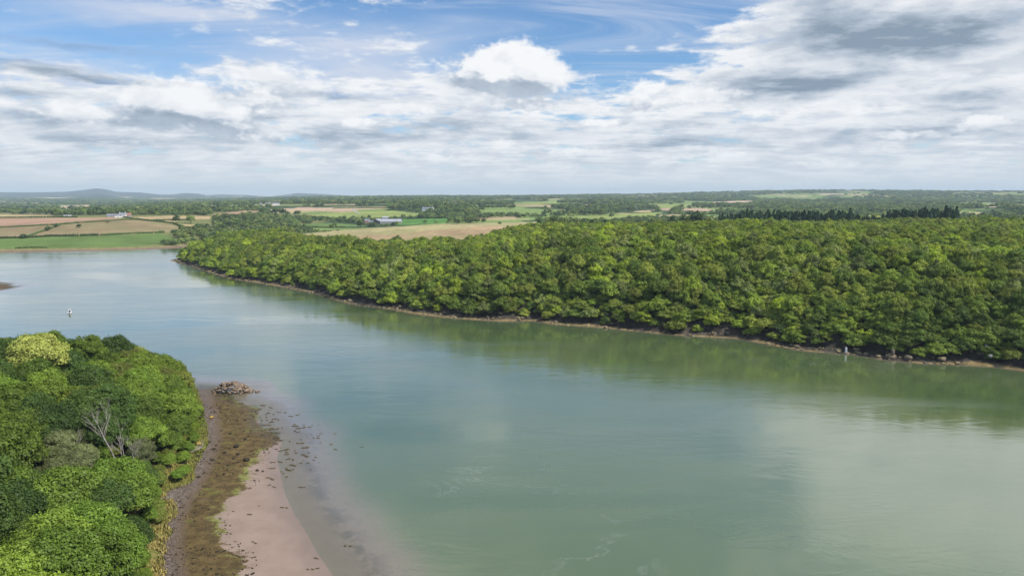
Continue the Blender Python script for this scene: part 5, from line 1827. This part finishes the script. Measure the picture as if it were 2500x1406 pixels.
def conifers():
    r = np.random.default_rng(41)
    M = [conifer_mesh(k) for k in range(4)]
    b = MB(); b.tube([(0, 0, -1), (0, 0, 6), (0, 0, 14)], [0.3, 0.2, 0.06], 6); TR = b.mesh('trunk', BARK)
    cnt = 0
    for row, dd in enumerate((838, 845, 852)):
        for x in np.arange(1752 + row * 3, 2336, 6.8):
            x = x + r.uniform(-3, 3)
            gap = 2082 < x < 2156 or 2284 < x < 2300
            g = pxd(x, dd + r.uniform(-2, 2) + 6 * math.sin(x / 90))
            z = terrain(np.array([g[0]]), np.array([g[1]]))[0][0]
            s = r.uniform(0.82, 1.28) * (0.72 if x < 1800 else 0.9 if x < 1880 else 1.08 if x > 2156 else 1.0) * (0.74 if gap else 1.0)
            if r.uniform() < 0.1 and row > 0: s *= 1.18
            o = empty('conifer', (g[0], g[1], z - 0.2), r.uniform(0, 6.28)); o.scale = (s * 1.1, s * 1.1, s * 0.86)
            link('crown', M[int(r.integers(0, 4))], o); link('trunk', TR, o)
            where = 'at the low left end of the long dark block' if x < 1860 else 'in the middle of the long dark block' if x < 1985 else 'at the right end of the long dark block' if x < 2085 else 'among the lower trees between the two blocks' if x < 2156 else 'in the separate clump to the right' if x < 2290 else 'in the small group right of the clump'
            tag(o, f'dark spiky conifer behind the oakwood {where}', 'conifer', 'conifers of the plantation behind the wood')
            cnt += 1
    print('conifers', cnt)
    # the lone pine on the ridge and two dark trees beside it
    for (px, H, s, lab) in [(1478, 13.0, 1.0, 'lone dark flat topped pine on the skyline of the wood')]:
        g = pxd(px, 870)
        z = terrain(np.array([g[0]]), np.array([g[1]]))[0][0]
        data = make_crown(77, 4.6, H, 6, 260, 0.7, 0.5, 0.42)
        o = empty('pine_tree', (g[0], g[1], z)); link('crown', crown_mesh('crown', data, LEAF['conifer']), o); link('trunk', trunk_mesh(data, 4.6, H), o)
        tag(o, lab, 'pine')
    for i, (px, dd, s, hz, t, lab) in enumerate([(1640, 850, 1.15, 1.5, 'dark', 'tall dark tree left of the round ridge copse'), (1672, 850, 1.6, 0.95, 'dark', 'left crown of the dark copse before the conifers'), (1700, 852, 1.7, 1.05, 'dark', 'middle crown of the dark copse before the conifers'), (1728, 850, 1.3, 0.85, 'olive', 'right brownish crown of the copse before the conifers'),
                                    (2100, 850, 1.5, 0.9, 'olive', 'left olive tree in the gap between conifer blocks'), (2135, 850, 1.6, 0.9, 'olive', 'right olive tree in the gap between conifer blocks'), (1320, 810, 1.3, 0.8, 'dark', 'dark crown at the corner of the stubble field'), (1400, 840, 1.2, 1.0, 'dark', 'dark crown on the ridge left of the lone pine')]):
        g = pxd(px, dd); z = terrain(np.array([g[0]]), np.array([g[1]]))[0][0]
        o = tree('ridge_tree', SMALL[(i % 3, t)], SMALL_TRUNK[i % 3], (g[0], g[1], z - 0.3), s, 0.7 * i, hz)
        tag(o, lab, 'tree', 'trees on the ridge of the far wood')
conifers()


# pale farm track on the hillside
def track():
    p = np.array([(864, 507), (864, 511), (866, 515), (870, 519), (880, 523)], float)
    W = ray_hit(p[:, 0], p[:, 1], 900)
    t = np.linspace(0, len(W) - 1, 60)
    X = np.interp(t, range(len(W)), W[:, 0]); Y = np.interp(t, range(len(W)), W[:, 1])
    V, F = [], []
    for k in range(60):
        for sx in (-3.2, 3.2): V.append((X[k] + sx, Y[k], terrain(np.array([X[k] + sx]), np.array([Y[k]]))[0][0] + 0.5))
    for k in range(59): F.append((2 * k, 2 * k + 1, 2 * k + 3, 2 * k + 2))
    tag(link('track', np_mesh('track', V, np.array(F), [plain('track', (0.36, 0.32, 0.27), 0.95, 0.15, 0.2)])), kind='structure')
track()
